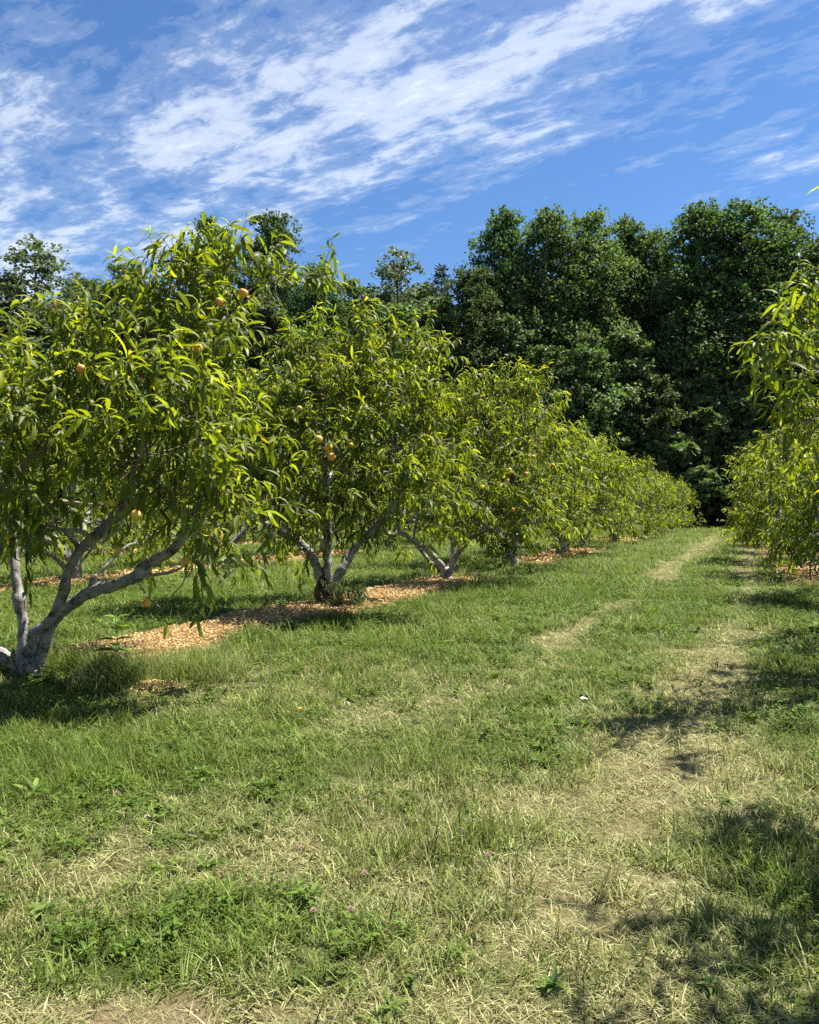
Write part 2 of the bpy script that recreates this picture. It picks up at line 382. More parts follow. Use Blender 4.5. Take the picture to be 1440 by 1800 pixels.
def pine_variant(h, rad, seed):
    r = np.random.default_rng(seed); mb = MB(); tm = MB()
    tm.add(*tube([(0, 0, -.3), (.05, 0, h * .5), (0, .05, h)], [.2, .13, .02], 7, 1.0))
    z = h * .2
    while z < h:
        t = z / h; L0 = rad * (1 - t) ** .75 + .25
        for k in range(5):
            a = r.random() * 6.28; ln = L0 * r.uniform(.6, 1.1)
            e = np.array((math.cos(a) * ln, math.sin(a) * ln, z + ln * .25)); b = np.array((0, 0, z))
            tm.add(*tube([b, (b + e) / 2 + (0, 0, -.05), e], [.035, .025, .01], 4, .6))
            n = int(40 * ln) + 14
            q = r.uniform(.25, 1, n)[:, None]
            P = b + (e - b) * q + r.normal(size=(n, 3)) * (.16, .16, .12)
            Ld = nrm((e - b) / ln * .8 + rand_dirs(n, r) * .8 + np.array((0, 0, .3)))
            mb.add(*place(SPRAY * (1, .45, 1), SPRAY_F, P, frames(Ld, nrm(rand_dirs(n, r) * .5 + np.array((0, 0, 1))), r.normal(size=n)), r.uniform(.2, .38, n),
                          np.clip(.5 + .3 * r.normal(size=n), 0, 1), r.random(n), np.array((0, .5, 1, .5))))
        z += .55
    V, T = mb.arrays(); crown = mesh_np('crown', V, T, M_PINE, {'leafcol': np.concatenate(mb.A)}, smooth=False)
    V, T = tm.arrays(); return mesh_np('trunk', V, T, M_FBARK), crown

FV = {}
FV['oak'] = (20, *forest_variant(20, 3.7, 1, M_BROAD, lobes=120, per=330, bottom=.05, leaf=.225))
FV['oak2'] = (20, *forest_variant(20, 3.2, 2, M_BROAD, lobes=110, per=330, bottom=.10, leaf=.22))
FV['maple'] = (20, *forest_variant(20, 4.2, 3, M_BROAD, lobes=130, per=310, bottom=.03, leaf=.235))
FV['poplar'] = (20, *forest_variant(20, 3.0, 4, M_POPLAR, lobes=150, per=190, leaf=.22, bottom=.08, shape='poplar', airy=.15))
FV['poplar2'] = (20, *forest_variant(20, 3.4, 6, M_POPLAR, lobes=150, per=190, leaf=.22, bottom=.04, shape='poplar', airy=.15))
for kk_, sd_, rd_ in (('edge', 21, 2.7), ('edge2', 22, 2.2), ('edge3', 23, 3.2)):
    FV[kk_] = (11, *forest_variant(11, rd_, sd_, M_EDGE, trunk_r=.13, lobes=70, per=230, leaf=.215, bottom=.03))
FV['pine'] = (20, *pine_variant(20, 2.6, 7))
FV['shrub'] = (3.5, *forest_variant(3.5, 1.9, 8, M_SHRUB, trunk_r=.05, lobes=40, per=150, leaf=.17, bottom=.12))
NAMES = {'oak': 'broadleaf_tree', 'oak2': 'broadleaf_tree', 'maple': 'broadleaf_tree', 'poplar': 'poplar_tree', 'poplar2': 'poplar_tree', 'edge': 'broadleaf_tree', 'edge2': 'broadleaf_tree', 'edge3': 'broadleaf_tree', 'pine': 'pine_tree', 'shrub': 'shrub'}
def forest_tree(kind, px, top, d, wid=1.0, label=None, cat='tree', group=None):
    hh, tm, cm = FV[kind]
    x = (px - 720) / 1440 * d; z = float(gz(x, d)); ht = H + (900 - top) / 1440 * d - z
    s = ht / hh
    e = empty(NAMES[kind], (x, d, z), rng.uniform(0, 6.28)); e.scale = (s * wid, s * wid, s)
    tag(e, label, cat, group)
    link(bpy.data.objects.new('trunk', tm), e); link(bpy.data.objects.new('crown', cm), e)
    return e
FRONT = [
    ('poplar', 62, 428, 58, 1.45, 'pale poplar with a ragged airy top standing alone at the left end of the wood'),
    ('poplar2', 2, 490, 57, 1.5, 'low pale poplar at the far left edge beside the tall ragged poplar'),
    ('oak2', 150, 492, 62, 1.0, 'small green tree just right of the tall ragged poplar'),
    ('oak', 225, 472, 60, .95, 'dark round tree behind the upper left shoulder of the nearest peach tree'),
    ('oak2', 372, 392, 62, .85, 'dark tree whose top shows just right of the tallest peach shoots'),
    ('oak', 478, 383, 62, .80, 'dark tree with twin rounded heads rising alone above the long peach branch'),
    ('maple', 560, 468, 58, .8, 'mid green tree sloping down from the twin headed tree to the gap of sky'),
    ('oak2', 622, 500, 60, 1.2, 'lowest tree in the skyline dip left of the thin poplar'),
    ('poplar', 700, 446, 58, 1.25, 'thin poplar with sky showing through its upright crown in the middle of the skyline'),
    ('pine', 776, 474, 60, 1.0, 'small pointed pine standing in the notch left of the tall dark wood'),
    ('oak', 830, 478, 54, .95, 'rounded tree in front of the foot of the tallest dark maple'),
    ('maple', 887, 380, 58, .82, 'dark broad headed maple at the left end of the tall dark wood'),
    ('oak', 965, 378, 57, .85, 'tall dark tree right beside the broad headed maple'),
    ('oak2', 1032, 380, 58, .95, 'tall tree with a squared off top in the middle of the dark wood'),
    ('maple', 1108, 388, 60, .72, 'tall narrow tree standing back in a dark recess of the wood'),
    ('oak2', 1155, 408, 59, .85, 'shadowed tree between two brighter crowns above the end of the grass lane'),
    ('oak', 1228, 370, 56, .95, 'yellowish green tall tree straight above the end of the grass lane'),
    ('oak2', 1308, 360, 56, 1.15, 'tallest tree of the wood with a small pointed tip'),
    ('oak', 1372, 382, 57, .85, 'tall tree just right of the tallest pointed tree'),
    ('maple', 1430, 430, 55, .8, 'tree at the right edge behind the upright peach shoot'),
    ('oak2', 1500, 410, 56, 1.0, 'tree at the right end of the wood behind the nearest right peach tree'),
]
for kind, px, top, d, wid, lab in FRONT: forest_tree(kind, px, top, d, wid, lab)
k = 0
SHORT = {62: 'ragged left poplar', 225: 'dark round tree at the left', 478: 'twin headed tree', 622: 'skyline dip left of the thin poplar', 700: 'thin poplar', 772: 'small pointed pine', 887: 'broad headed maple', 965: 'tall dark tree beside the broad headed maple', 1032: 'squared off tall tree',
         1108: 'tall narrow recessed tree', 1155: 'shadowed recess above the lane', 1228: 'yellowish tall tree over the lane end', 1308: 'tallest pointed tree', 1372: 'tall tree right of the tallest tree', 1430: 'right edge tree'}
used = {}
for px, top, d, kind in ((-90, 520, 58, 'edge'), (60, 570, 55, 'edge3'), (215, 545, 55, 'edge'), (470, 520, 55, 'edge2'), (620, 560, 54, 'edge'), (700, 540, 54, 'edge3'), (770, 530, 56, 'edge'),
                         (890, 560, 53, 'edge2'), (962, 610, 52, 'edge3'), (1030, 590, 51.5, 'edge'), (1105, 570, 53, 'edge2'), (1152, 660, 51, 'edge3'), (1226, 600, 52.5, 'edge'), (1306, 540, 53, 'edge2'), (1370, 560, 52.5, 'edge3'), (1432, 560, 53, 'edge'), (1560, 500, 54, 'edge'), (-180, 480, 58, 'edge')):
    q = [k for k in SHORT if abs(k - px) < 12]
    forest_tree(kind, px, top, d, 1.0, ('lower green wood edge tree below the ' + SHORT[q[0]]) if q else 'lower tree of the wood edge, outside the picture', 'tree', None if q else 'wood edge trees outside the picture')
for i, px in enumerate(range(-260, 1760, 85)):
    top = (505 if px < 640 else 505 if px < 830 else 465) + rng.uniform(0, 60)
    forest_tree(['oak', 'oak2', 'maple'][i % 3], px + rng.uniform(-20, 20), top, 68 + rng.uniform(-2, 5), 1.1, 'dark tree deep in the wood behind the front trees', 'tree', 'trees deep in the wood')
for px, top, d, w_, lab in ((1180, 835, 49.5, 1.0, 'pale leafed low shrub at the left side of the lane end'), (1218, 858, 48.5, .8, 'smallest shrub in the middle of the lane end'), (1268, 790, 50.5, 1.3, 'taller shrub at the right side of the lane end'), (1315, 760, 50, 1.2, 'broad shrub behind the right row where the wood begins'),
        (1140, 790, 50.5, 1.2, 'shrub rising behind the far end of the left row'), (1200, 735, 51.5, 1.1, 'upright shrub in the dark hollow above the lane end'), (1385, 800, 50, 1.2, 'shrub behind the right row near the picture edge'), (1060, 780, 51, 1.2, 'shrub behind the crown of the sixth tree of the left row'),
        (960, 800, 51, 1.3, 'shrub hidden behind the fourth tree of the left row'), (1250, 690, 52, 1.3, 'large grey green shrub under the yellowish tall tree')):
    forest_tree('shrub', px, top, d, w_, lab, 'shrub', 'shrubs at the foot of the wood')

# ------------------------------------------------------------------ peach leaves
def leaf_shape(bend, sickle, wid, st):
    st = np.array(st); V = []; al = []
    ang = 0; x = z = y = 0; prev = 0
    for i, t in enumerate(st):
        dt = t - prev; ang = bend * t
        x += dt * math.cos(ang); z -= dt * math.sin(ang); y += dt * sickle * t; prev = t
        w = wid * (.12 if t == 0 else max(0, math.sin(math.pi * min(1, t * .92 + .04) ** .85)) ** .8)
        if i == len(st) - 1: V.append((x, y, z)); al.append(t)
        else:
            V += [(x, y - w, z + w * .35), (x, y, z - w * .15), (x, y + w, z + w * .35)]; al += [t] * 3
    F = []
    n = len(st) - 1
    for i in range(n - 1):
        a = i * 3
        for q in (0, 1): F += [(a + q, a + q + 1, a + q + 4), (a + q, a + q + 4, a + q + 3)]
    a = (n - 1) * 3
    F += [(a, a + 1, a + 3), (a + 1, a + 2, a + 3)]
    F = [(p, r_, q_) for p, q_, r_ in F]
    V = np.array(V); F = np.array(F)
    nz = np.cross(V[F[0][1]] - V[F[0][0]], V[F[0][2]] - V[F[0][0]])[2]
    if nz < 0: F = F[:, ::-1]
    return V, F, np.array(al)
HI = [leaf_shape(b, s, w, (0, .18, .42, .68, .88, 1)) for b, s, w in ((.9, .15, .088), (1.3, -.2, .09), (1.7, .25, .082), (2.1, -.15, .09), (1.1, .35, .085), (1.5, -.35, .095))]
LO = [leaf_shape(b, s, w, (0, .38, .75, 1)) for b, s, w in ((.9, .15, .10), (1.4, -.25, .105), (1.9, .2, .10))]
LEAF_MESH = {}
def leaf_mesh(k, a):
    if (k, a) not in LEAF_MESH:
        V, F, al = HI[k]; n = len(V)
        LEAF_MESH[(k, a)] = mesh_np('leaf', V, F, M_PEACHLEAF, {'leafcol': np.stack([np.full(n, [.12, .3, .45, .6, .75, .92][a]), np.full(n, [.3, .8, .5, .6, .2, .7][k]), al], -1)})
    return LEAF_MESH[(k, a)]

UP = np.array((0, 0, 1.0))
class Foliage:
    def __init__(s): s.P = []; s.L = []; s.N = []; s.S = []; s.A = []; s.stems = MB()
    def shoot(s, base, dr, length, r, leaf=.135, spacing=.024, young=1.0, stem_r=.0035, t0=.12, sides=3):
        dr = dr / np.linalg.norm(dr)
        hor = math.hypot(dr[0], dr[1])
        droop = length * (.18 + .30 * hor) * r.uniform(.5, 1.2)
        t = np.linspace(0, 1, 7)[:, None]
        wob = r.normal(size=3) * .05 * length
        C = base + dr * length * t - UP * droop * t ** 2.2 + wob * np.sin(t * 3.0)
        s.stems.add(*tube(C, np.linspace(stem_r, .0012, 7), sides, None))
        n = max(5, int(length / spacing))
        q = np.linspace(t0, 1.0, n) + r.normal(size=n) * .01; q = np.clip(q, 0, 1)
        idx = q * 6; i0 = np.minimum(idx.astype(int), 5); f = (idx - i0)[:, None]
        P = C[i0] * (1 - f) + C[i0 + 1] * f
        T = nrm(C[i0 + 1] - C[i0])
        A = nrm(np.cross(T, np.array((.2, .9, .37)))); B = np.cross(T, A)
        ph = np.arange(n) * 2.4 + r.random() * 6.28 + r.normal(size=n) * .3
        R = A * np.cos(ph)[:, None] + B * np.sin(ph)[:, None]
        tip = np.clip((q - .72) / .28, 0, 1)[:, None]
        L = nrm(T * (.35 + .55 * tip) + R * (.85 - .35 * tip) + UP * (-.42 + .72 * tip) + r.normal(size=(n, 3)) * .18)
        upv = nrm(UP + r.normal(size=(n, 3)) * .28 + R * .25)
        s.P.append(P); s.L.append(L); s.N.append(upv)
        s.S.append(leaf * r.uniform(.62, 1.25, n) * (1 - .42 * tip[:, 0] ** 1.5))
        s.A.append(np.clip(.25 + .24 * r.normal(size=n) + .58 * young * np.clip((q - .45) / .55, 0, 1) ** 1.3, 0, .88 + .10 * (r.random() < .12)))
    def arrays(s):
        return np.concatenate(s.P), np.concatenate(s.L), np.concatenate(s.N), np.concatenate(s.S), np.concatenate(s.A)
def joined_leaves(P, L, N, S, A, shapes, r):
    n = len(P); M = frames(L, N, r.normal(size=n) * .35)
    kk = r.integers(0, len(shapes), n); mb = MB()
    for k, (V, F, al) in enumerate(shapes):
        w = kk == k
        if w.any(): mb.add(*place(V, F, P[w], M[w], S[w], A[w], r.random(w.sum()), al))
    return mb, M, kk
def fill_clumps(fo, clumps, r, dens, leaf, spacing, lmin=.26, lmax=.52, origin=None, young=1.0, low=None):
    """shoots spread through the volume of each clump, pointing out and up"""
    for c, rad in clumps:
        n = max(3, int(dens * (rad / .45) ** 2.2))
        d = rand_dirs(n, r)
        for k in range(n):
            q = r.random() ** .5
            b = c + d[k] * rad * (.15 + .62 * q) * np.array((1, 1, .9))
            o = d[k].copy()
            if origin is not None: o = o + .5 * nrm(c - origin)
            dr = o * .75 + UP * (.62 if c[2] > 1.6 else .30) + r.normal(size=3) * .28
            if low is not None and b[2] < low: dr = dr * (1, 1, .3) + UP * .15
            fo.shoot(b, dr, r.uniform(lmin, lmax) * (.75 + .5 * rad), r, leaf, spacing, young)
def grow_branches(limbs, clumps, r, inset=.25):
    """one bough from the nearest limb to each clump"""
    out = []
    pts = []
    for P, R in limbs:
        Q, q = resample(P, R, .12); k = int(len(Q) * inset)
        pts += [(Q[i], q[i], np.gradient(Q, axis=0)[i]) for i in range(k, len(Q))]
    PP = np.array([p[0] for p in pts])
    for c, rad in clumps:
        dist = np.linalg.norm(PP - c, axis=1) + .8 * np.maximum(0, PP[:, 2] - c[2] + .1)
        i = int(np.argmin(dist)); p, rr, tg = pts[i]
        ln = np.linalg.norm(c - p); tg = tg / (np.linalg.norm(tg) + 1e-9)
        end = c + nrm(c - p) * rad * .35
        m1 = p + (c - p) * .35 + tg * ln * .12 + r.normal(size=3) * .04 * ln
        m2 = p + (c - p) * .72 + UP * .05 * ln + r.normal(size=3) * .05 * ln
        r0 = min(rr * .75, .012 + .012 * ln)
        out.append(([p - tg * 0.01, m1, m2, end], [r0, r0 * .75, r0 * .5, .004]))
    return out
def side_twigs(mb, branches, fo_bases, r):
    BP = np.concatenate([resample(P, R, .08)[0][2:] for P, R in branches])
    for b in fo_bases:
        i = int(np.argmin(((BP - b) ** 2).sum(1))); p = BP[i]; ln = np.linalg.norm(b - p)
        if ln < .03: continue
        m = (p + b) / 2 + r.normal(size=3) * .06 * ln
        mb.add(*tube([p, m, b], [.0055, .0045, .0035], 3, None))

def hero_tree(label, base, trunk, limbs, clumps, seed, dens=26, leaf=.165, spacing=.025, nparts=300, extra=None, group=None, trunk_mat=None, low=None, slim=.9):
    r = np.random.default_rng(seed)
    base = np.asarray(base, float)
    e = empty('peach_tree', base); tag(e, label, 'peach tree', group)
    loc = lambda P: [np.asarray(p, float) - base for p in P]
    V, T = tube(loc(trunk[0]), trunk[1], 14, .04, .28, seed); mobj('trunk', V, T, trunk_mat or M_BARK, e)
    lw = [(loc(P), [q * slim for q in R]) for P, R in limbs]
    for i, (P, R) in enumerate(lw):
        lm = MB(); lm.add(*tube(P, R, 14, .03, .34, seed + i))
        Q, q = resample(P, R, .05); tgq = nrm(np.gradient(Q, axis=0))
        for k in (r.integers(3, int(len(Q) * .6), 4) if len(Q) > 10 else ()):   # stubs left by pruning
            side = nrm(np.cross(tgq[k], r.normal(size=3)) + UP * .4); ln = r.uniform(.02, .06) + q[k]
            lm.add(*tube([Q[k], Q[k] + side * ln * .7, Q[k] + side * ln + tgq[k] * .01], [q[k] * .5, q[k] * .38, q[k] * .3], 7, None))
        lm.build('limb', M_BARK, e)
    cw = [(np.asarray(c, float) - base, rad) for c, rad in clumps]
    br = grow_branches(lw, cw, r)
    for i, (P, R) in enumerate(br):
        V, T = tube(P, R, 7, .06, .15, seed + 50 + i); mobj('branch', V, T, M_BARK, e)
    fo = Foliage(); fill_clumps(fo, cw, r, dens, leaf, spacing, origin=np.array((0, 0, .7)), low=low)
    for (b, dr, ln, lf) in (extra or []):
        fo.shoot(np.asarray(b, float) - base, np.asarray(dr, float), ln, r, lf, spacing, 1.0, .004)
    side_twigs(fo.stems, br, [p[0] for p in fo.P], r)
    tw = fo.stems.build('twigs', M_TWIG, e); tag(tw, kind='stuff')
    P, L, N, S, A = fo.arrays()
    # the leaves that show largest become objects of their own
    Pw = P + base; d = Pw[:, 1]
    sx = 720 + Pw[:, 0] / d * 1440; sy = 900 - (Pw[:, 2] - H) / d * 1440
    vis = (sx > -20) & (sx < 1460) & (sy > 0)
    score = S / d * (1 + .5 * r.random(len(P))) * vis
    order = np.argsort(-score); pick = np.zeros(len(P), bool); pick[order[:nparts]] = True
    n = len(P); M = frames(L, N, r.normal(size=n) * .35)
    for i in np.nonzero(pick)[0]:
        o = bpy.data.objects.new('leaf', leaf_mesh(int(r.integers(0, 6)), int(np.clip(A[i] * 6, 0, 5))))
        m4 = np.eye(4); m4[:3, :3] = (M[i] * S[i]).T; m4[:3, 3] = P[i]
        o.matrix_local = Matrix(m4.tolist()); link(o, e)
        o.matrix_local = Matrix(m4.tolist())
    w = ~pick
    mb, _, _ = joined_leaves(P[w], L[w], N[w], S[w], A[w], HI, r)
    f = mb.build('foliage', M_PEACHLEAF, e, 'leafcol'); tag(f, kind='stuff')
    return e

# nearest tree on the left
b1 = Gp(56, 1190); D1 = b1[1]
def w1(px, py, dd=0.0): return W(px, py, D1 + dd)
c1 = [((330, 470), .0, .26), ((300, 520), -.2, .30), ((395, 500), .1, .30), ((400, 560), .1, .17), ((300, 600), -.3, .38), ((375, 640), -.1, .30), ((165, 630), -.4, .36),
      ((225, 700), -.7, .40), ((50, 720), -.5, .44), ((335, 730), -.6, .34), ((110, 800), -.8, .40), ((250, 810), -.9, .40), ((380, 800), -.5, .30), ((30, 880), -.4, .32),
      ((320, 890), -.8, .26), ((405, 885), -.5, .22), ((452, 890), -.3, .12), ((-110, 700), -.3, .5), ((-140, 860), -.4, .5), ((-60, 620), .2, .42), ((395, 720), .0, .24),
      ((130, 760), .9, .42), ((310, 720), 1.0, .38), ((20, 760), .9, .42), ((-150, 780), .8, .6), ((240, 870), .9, .36), ((90, 690), .1, .34), ((510, 478), .25, .17), ((565, 485), .4, .13), ((345, 950), -.9, .16), ((90, 930), -.9, .2), ((375, 925), -.3, .20), ((20, 960), -.6, .18), ((270, 940), .5, .25)]
hero_tree('big peach tree nearest on the left, pale forked limbs rising from tall grass', b1,
          ([w1(58, 1205), w1(56, 1180), w1(52, 1150), w1(48, 1125, .02)], [.09, .07, .06, .046]),
          [([w1(50, 1165), w1(46, 1125), w1(36, 1060, .05), w1(28, 1000, .1), w1(22, 920, .15), w1(-10, 800, .1), w1(-40, 700, .1)], [.05, .044, .037, .034, .03, .024, .013]),
           ([w1(55, 1150, -.02), w1(62, 1112, -.08), w1(84, 1098, -.1), w1(106, 1060, -.14), w1(122, 1005, -.2), w1(142, 965, -.22), w1(182, 928, -.3), w1(215, 885, -.35), w1(232, 840, -.3), w1(260, 720, -.1), w1(300, 560, 0)], [.045, .04, .038, .036, .035, .034, .033, .031, .026, .02, .011]),
           ([w1(66, 1180, .02), w1(80, 1125, .0), w1(100, 1085, -.02), w1(132, 1058, -.06), w1(170, 1035, -.1), w1(230, 1015, -.16), w1(262, 990, -.2), w1(305, 962, -.2), w1(340, 910, -.15), w1(362, 860, -.1), w1(380, 720, .1), w1(400, 560, .1)], [.045, .047, .045, .042, .044, .040, .040, .040, .034, .031, .022, .011]),
           ([w1(50, 1185), w1(10, 1160, .05), w1(-40, 1120, .1), w1(-110, 1000, .1), w1(-150, 850, .1)], [.06, .055, .045, .035, .02]),
           ([w1(160, 1042, -.1), w1(163, 1020, -.1), w1(168, 1012, -.11)], [.03, .026, .018]),
           ([w1(238, 1012, -.16), w1(275, 1010, -.25), w1(310, 1002, -.32), w1(330, 990, -.35)], [.014, .011, .009, .005]),
           ([w1(238, 1018, -.2), w1(250, 1035, -.3), w1(262, 1052, -.33), w1(285, 1070, -.36)], [.006, .005, .004, .003])],
          [(w1(p[0], p[1], dd), rr) for p, dd, rr in c1], 101, dens=36, low=b1[2] * 0 + .62,
          extra=[(w1(282, 1062, -.35), (.3, -.1, -.6), .16, .11), (w1(322, 992, -.33), (.5, -.2, .2), .22, .13), (w1(325, 985, -.3), (.5, -.1, .5), .25, .13), (w1(345, 940, -.9), (.2, 0, -.3), .3, .14),
                 (w1(290, 470), (-.3, -.2, 1), .34, .13), (w1(320, 470), (.1, 0, 1), .36, .13), (w1(345, 480), (.3, -.2, 1), .42, .13), (w1(385, 480), (-.1, 0, 1), .42, .13), (w1(225, 490, -.1), (-.2, 0, 1), .3, .12),
                 (w1(150, 600, -.5), (-.1, -.1, 1), .3, .13), (w1(440, 500, .1), (.5, -.1, .9), .4, .13), (w1(100, 660, -.5), (.1, 0, 1), .35, .13), (w1(480, 480, .2), (1, .1, .15), .45, .13), (w1(540, 480, .3), (1, .1, .1), .35, .12)])

# second tree on the left
b2 = Gp(572, 1069); D2 = b2[1]
def w2(px, py, dd=0.0): return W(px, py, D2 + dd)
c2 = [((560, 625), -.2, .46), ((650, 615), -.1, .42), ((735, 620), -.1, .40), ((500, 700), -.4, .5), ((600, 700), -.5, .55), ((700, 700), -.5, .5), ((765, 690), -.2, .32), ((480, 795), -.5, .5),
      ((580, 800), -1.0, .52), ((690, 800), -.9, .5), ((500, 870), -.7, .40), ((600, 880), -1.0, .42), ((690, 870), -1.1, .42), ((780, 885), -1.2, .26), ((545, 925), -1.0, .26), ((650, 920), -1.0, .28), ((480, 915), -.8, .25), ((740, 920), -1.0, .25), ((430, 850), -.3, .45), ((760, 780), -.6, .36), ((430, 720), .1, .5),
      ((560, 690), .9, .5), ((680, 710), 1.0, .5), ((610, 830), 1.1, .5), ((480, 780), .9, .5), ((730, 830), .6, .4)]
T2 = hero_tree('second peach tree along the left row, dark trunk with leafy suckers in pale wood mulch', b2,
          ([w2(573, 1085), w2(572, 1060), w2(571, 1030), w2(572, 1003)], [.13, .105, .09, .07]),
          [([w2(566, 1040), w2(557, 995, -.05), w2(540, 968, -.1), w2(512, 946, -.15), w2(476, 924, -.2), w2(440, 914, -.2), w2(408, 898, -.2), w2(400, 820, -.1)], [.06, .058, .055, .05, .045, .042, .036, .02]),
           ([w2(576, 1040, -.03), w2(578, 990, -.05), w2(577, 940, -.05), w2(578, 880, -.1), w2(570, 780, -.1), w2(560, 640, 0)], [.06, .058, .052, .045, .035, .015]),
           ([w2(582, 1035), w2(606, 992, .05), w2(630, 958, .1), w2(655, 930, .1), w2(690, 890, .1), w2(720, 800, .1), w2(740, 650, .1)], [.06, .062, .055, .05, .042, .03, .013]),
           ([w2(640, 948, .05), w2(655, 940, -.05), w2(672, 920, -.15)], [.03, .026, .015])],
          [(w2(p[0], p[1], dd), rr) for p, dd, rr in c2], 202, slim=.78, dens=33, trunk_mat=M_BARK_SHADE, low=.75,
          extra=[(w2(555, 600), (-.3, 0, 1), .45, .14), (w2(585, 600), (0, 0, 1), .45, .14), (w2(640, 600), (.1, 0, 1), .4, .14), (w2(750, 600), (.1, 0, 1), .45, .14), (w2(775, 620), (.6, 0, .8), .35, .13), (w2(790, 880, -1.2), (1, -.1, .1), .45, .14)])
# third tree on the left
b3 = Gp(787, 1023); D3 = b3[1]
def w3(px, py, dd=0.0): return W(px, py, D3 + dd)
c3 = [((840, 710), -.1, .50), ((905, 690), .0, .42), ((940, 690), .1, .34), ((800, 730), .1, .5), ((870, 770), -.6, .6), ((930, 780), -.3, .50), ((770, 800), -.5, .55), ((840, 850), -1.0, .55), ((920, 860), -.7, .5),
      ((740, 860), -.3, .45), ((800, 900), -.7, .35), ((890, 910), -.9, .35), ((870, 750), 1.0, .5), ((780, 820), 1.0, .5), ((930, 850), .9, .5), ((860, 960), -1.0, .26), ((905, 950), -.9, .3), ((950, 900), -.3, .35), ((960, 830), 0, .4)]
hero_tree('third peach tree along the left row, low spreading pale limbs on wood mulch', b3,
          ([w3(788, 1034), w3(787, 1018), w3(787, 1002)], [.12, .09, .075]),
          [([w3(785, 1012), w3(778, 995, -.05), w3(758, 975, -.1), w3(735, 955, -.15), w3(715, 943, -.2), w3(700, 925, -.2), w3(720, 850, -.2)], [.06, .052, .05, .046, .04, .035, .02]),
           ([w3(783, 1008, .08), w3(760, 992, .1), w3(742, 970, .12), w3(728, 945, .15), w3(740, 880, .2)], [.045, .042, .038, .032, .02]),
           ([w3(790, 1012), w3(800, 982, -.05), w3(815, 960, -.1), w3(838, 938, -.15), w3(862, 915, -.15), w3(900, 840, -.1), w3(930, 700, 0)], [.055, .052, .046, .042, .036, .028, .012]),
           ([w3(793, 1000, .1), w3(796, 965, .15), w3(798, 925, .2), w3(820, 820, .2), w3(840, 700, .1)], [.045, .042, .038, .028, .012])],
          [(w3(p[0], p[1], dd), rr) for p, dd, rr in c3], 303, slim=.80, dens=31, low=.85,
          extra=[(w3(925, 690), (-.1, 0, 1), .55, .15), (w3(950, 690), (.3, 0, 1), .5, .15), (w3(850, 690), (0, 0, 1), .5, .15)])

# nearest tree on the right, mostly outside the picture
b4 = np.array((4.0, 6.5, float(gz(4.0, 6.5))))
def w4(px, py, d=5.2): return W(px, py, d)
c4 = [(w4(1415, 560, 5.1), .15), (w4(1360, 625, 4.9), .13), (w4(1425, 640, 5.0), .22), (w4(1410, 740, 5.0), .16), (w4(1470, 700, 5.3), .35), (w4(1490, 560, 5.4), .3), (w4(1560, 620, 5.8), .5), (w4(1560, 780, 5.8), .42),
      (np.array((4.0, 6.3, 2.5)), .6), (np.array((4.6, 6.4, 2.1)), .6), (np.array((4.2, 7.2, 2.0)), .6), (np.array((3.9, 5.6, 1.5)), .5), (np.array((5.0, 6.9, 1.5)), .55), (np.array((4.4, 7.6, 1.5)), .5), (np.array((3.7, 5.3, 1.9)), .45), (np.array((4.6, 5.6, 1.4)), .5), (np.array((2.75, 4.7, 2.95)), .26), (np.array((3.1, 5.2, 2.8)), .3), (np.array((3.6, 6.3, 3.0)), .3)]
hero_tree('nearest peach tree on the right, long bright shoots reaching in from the right edge', b4,
          ([b4 + (0, 0, -.1), b4 + (0, 0, .2), b4 + (.02, 0, .45)], [.12, .1, .08]),
          [([b4 + (0, 0, .3), b4 + (-.2, -.3, .6), b4 + (-.45, -.8, 1.0), b4 + (-.8, -1.1, 1.5), b4 + (-1.2, -1.3, 1.9)], [.06, .052, .042, .03, .014]),
           ([b4 + (0, 0, .3), b4 + (.3, .1, .65), b4 + (.55, .2, 1.2), b4 + (.7, .2, 2.0)], [.06, .05, .04, .015]),
           ([b4 + (0, 0, .35), b4 + (.05, .4, .7), b4 + (.2, .8, 1.2), b4 + (.3, .9, 1.9)], [.055, .05, .04, .015]),
           ([b4 + (0, 0, .35), b4 + (-.05, -.1, .9), b4 + (-.1, -.2, 1.6), b4 + (0, -.2, 2.4)], [.05, .045, .035, .014])],
          c4, 404, dens=17, low=.9,
          extra=[(w4(1460, 640, 5.0), (-1, -.25, .42), .62, .155), (w4(1440, 660, 5.0), (-1, -.3, .22), .42, .15), (w4(1400, 600, 5.0), (-.9, -.1, .30), .42, .155), (w4(1418, 560, 5.1), (-.08, 0, 1), .46, .14), (w4(1430, 560, 5.1), (.1, 0, 1), .40, .14),
                 (w4(1440, 760, 5.0), (-1, -.1, .18), .50, .155), (w4(1440, 720, 5.0), (-.8, -.3, .3), .35, .15), (w4(1400, 640, 4.9), (-.8, -.3, .1), .38, .155)])

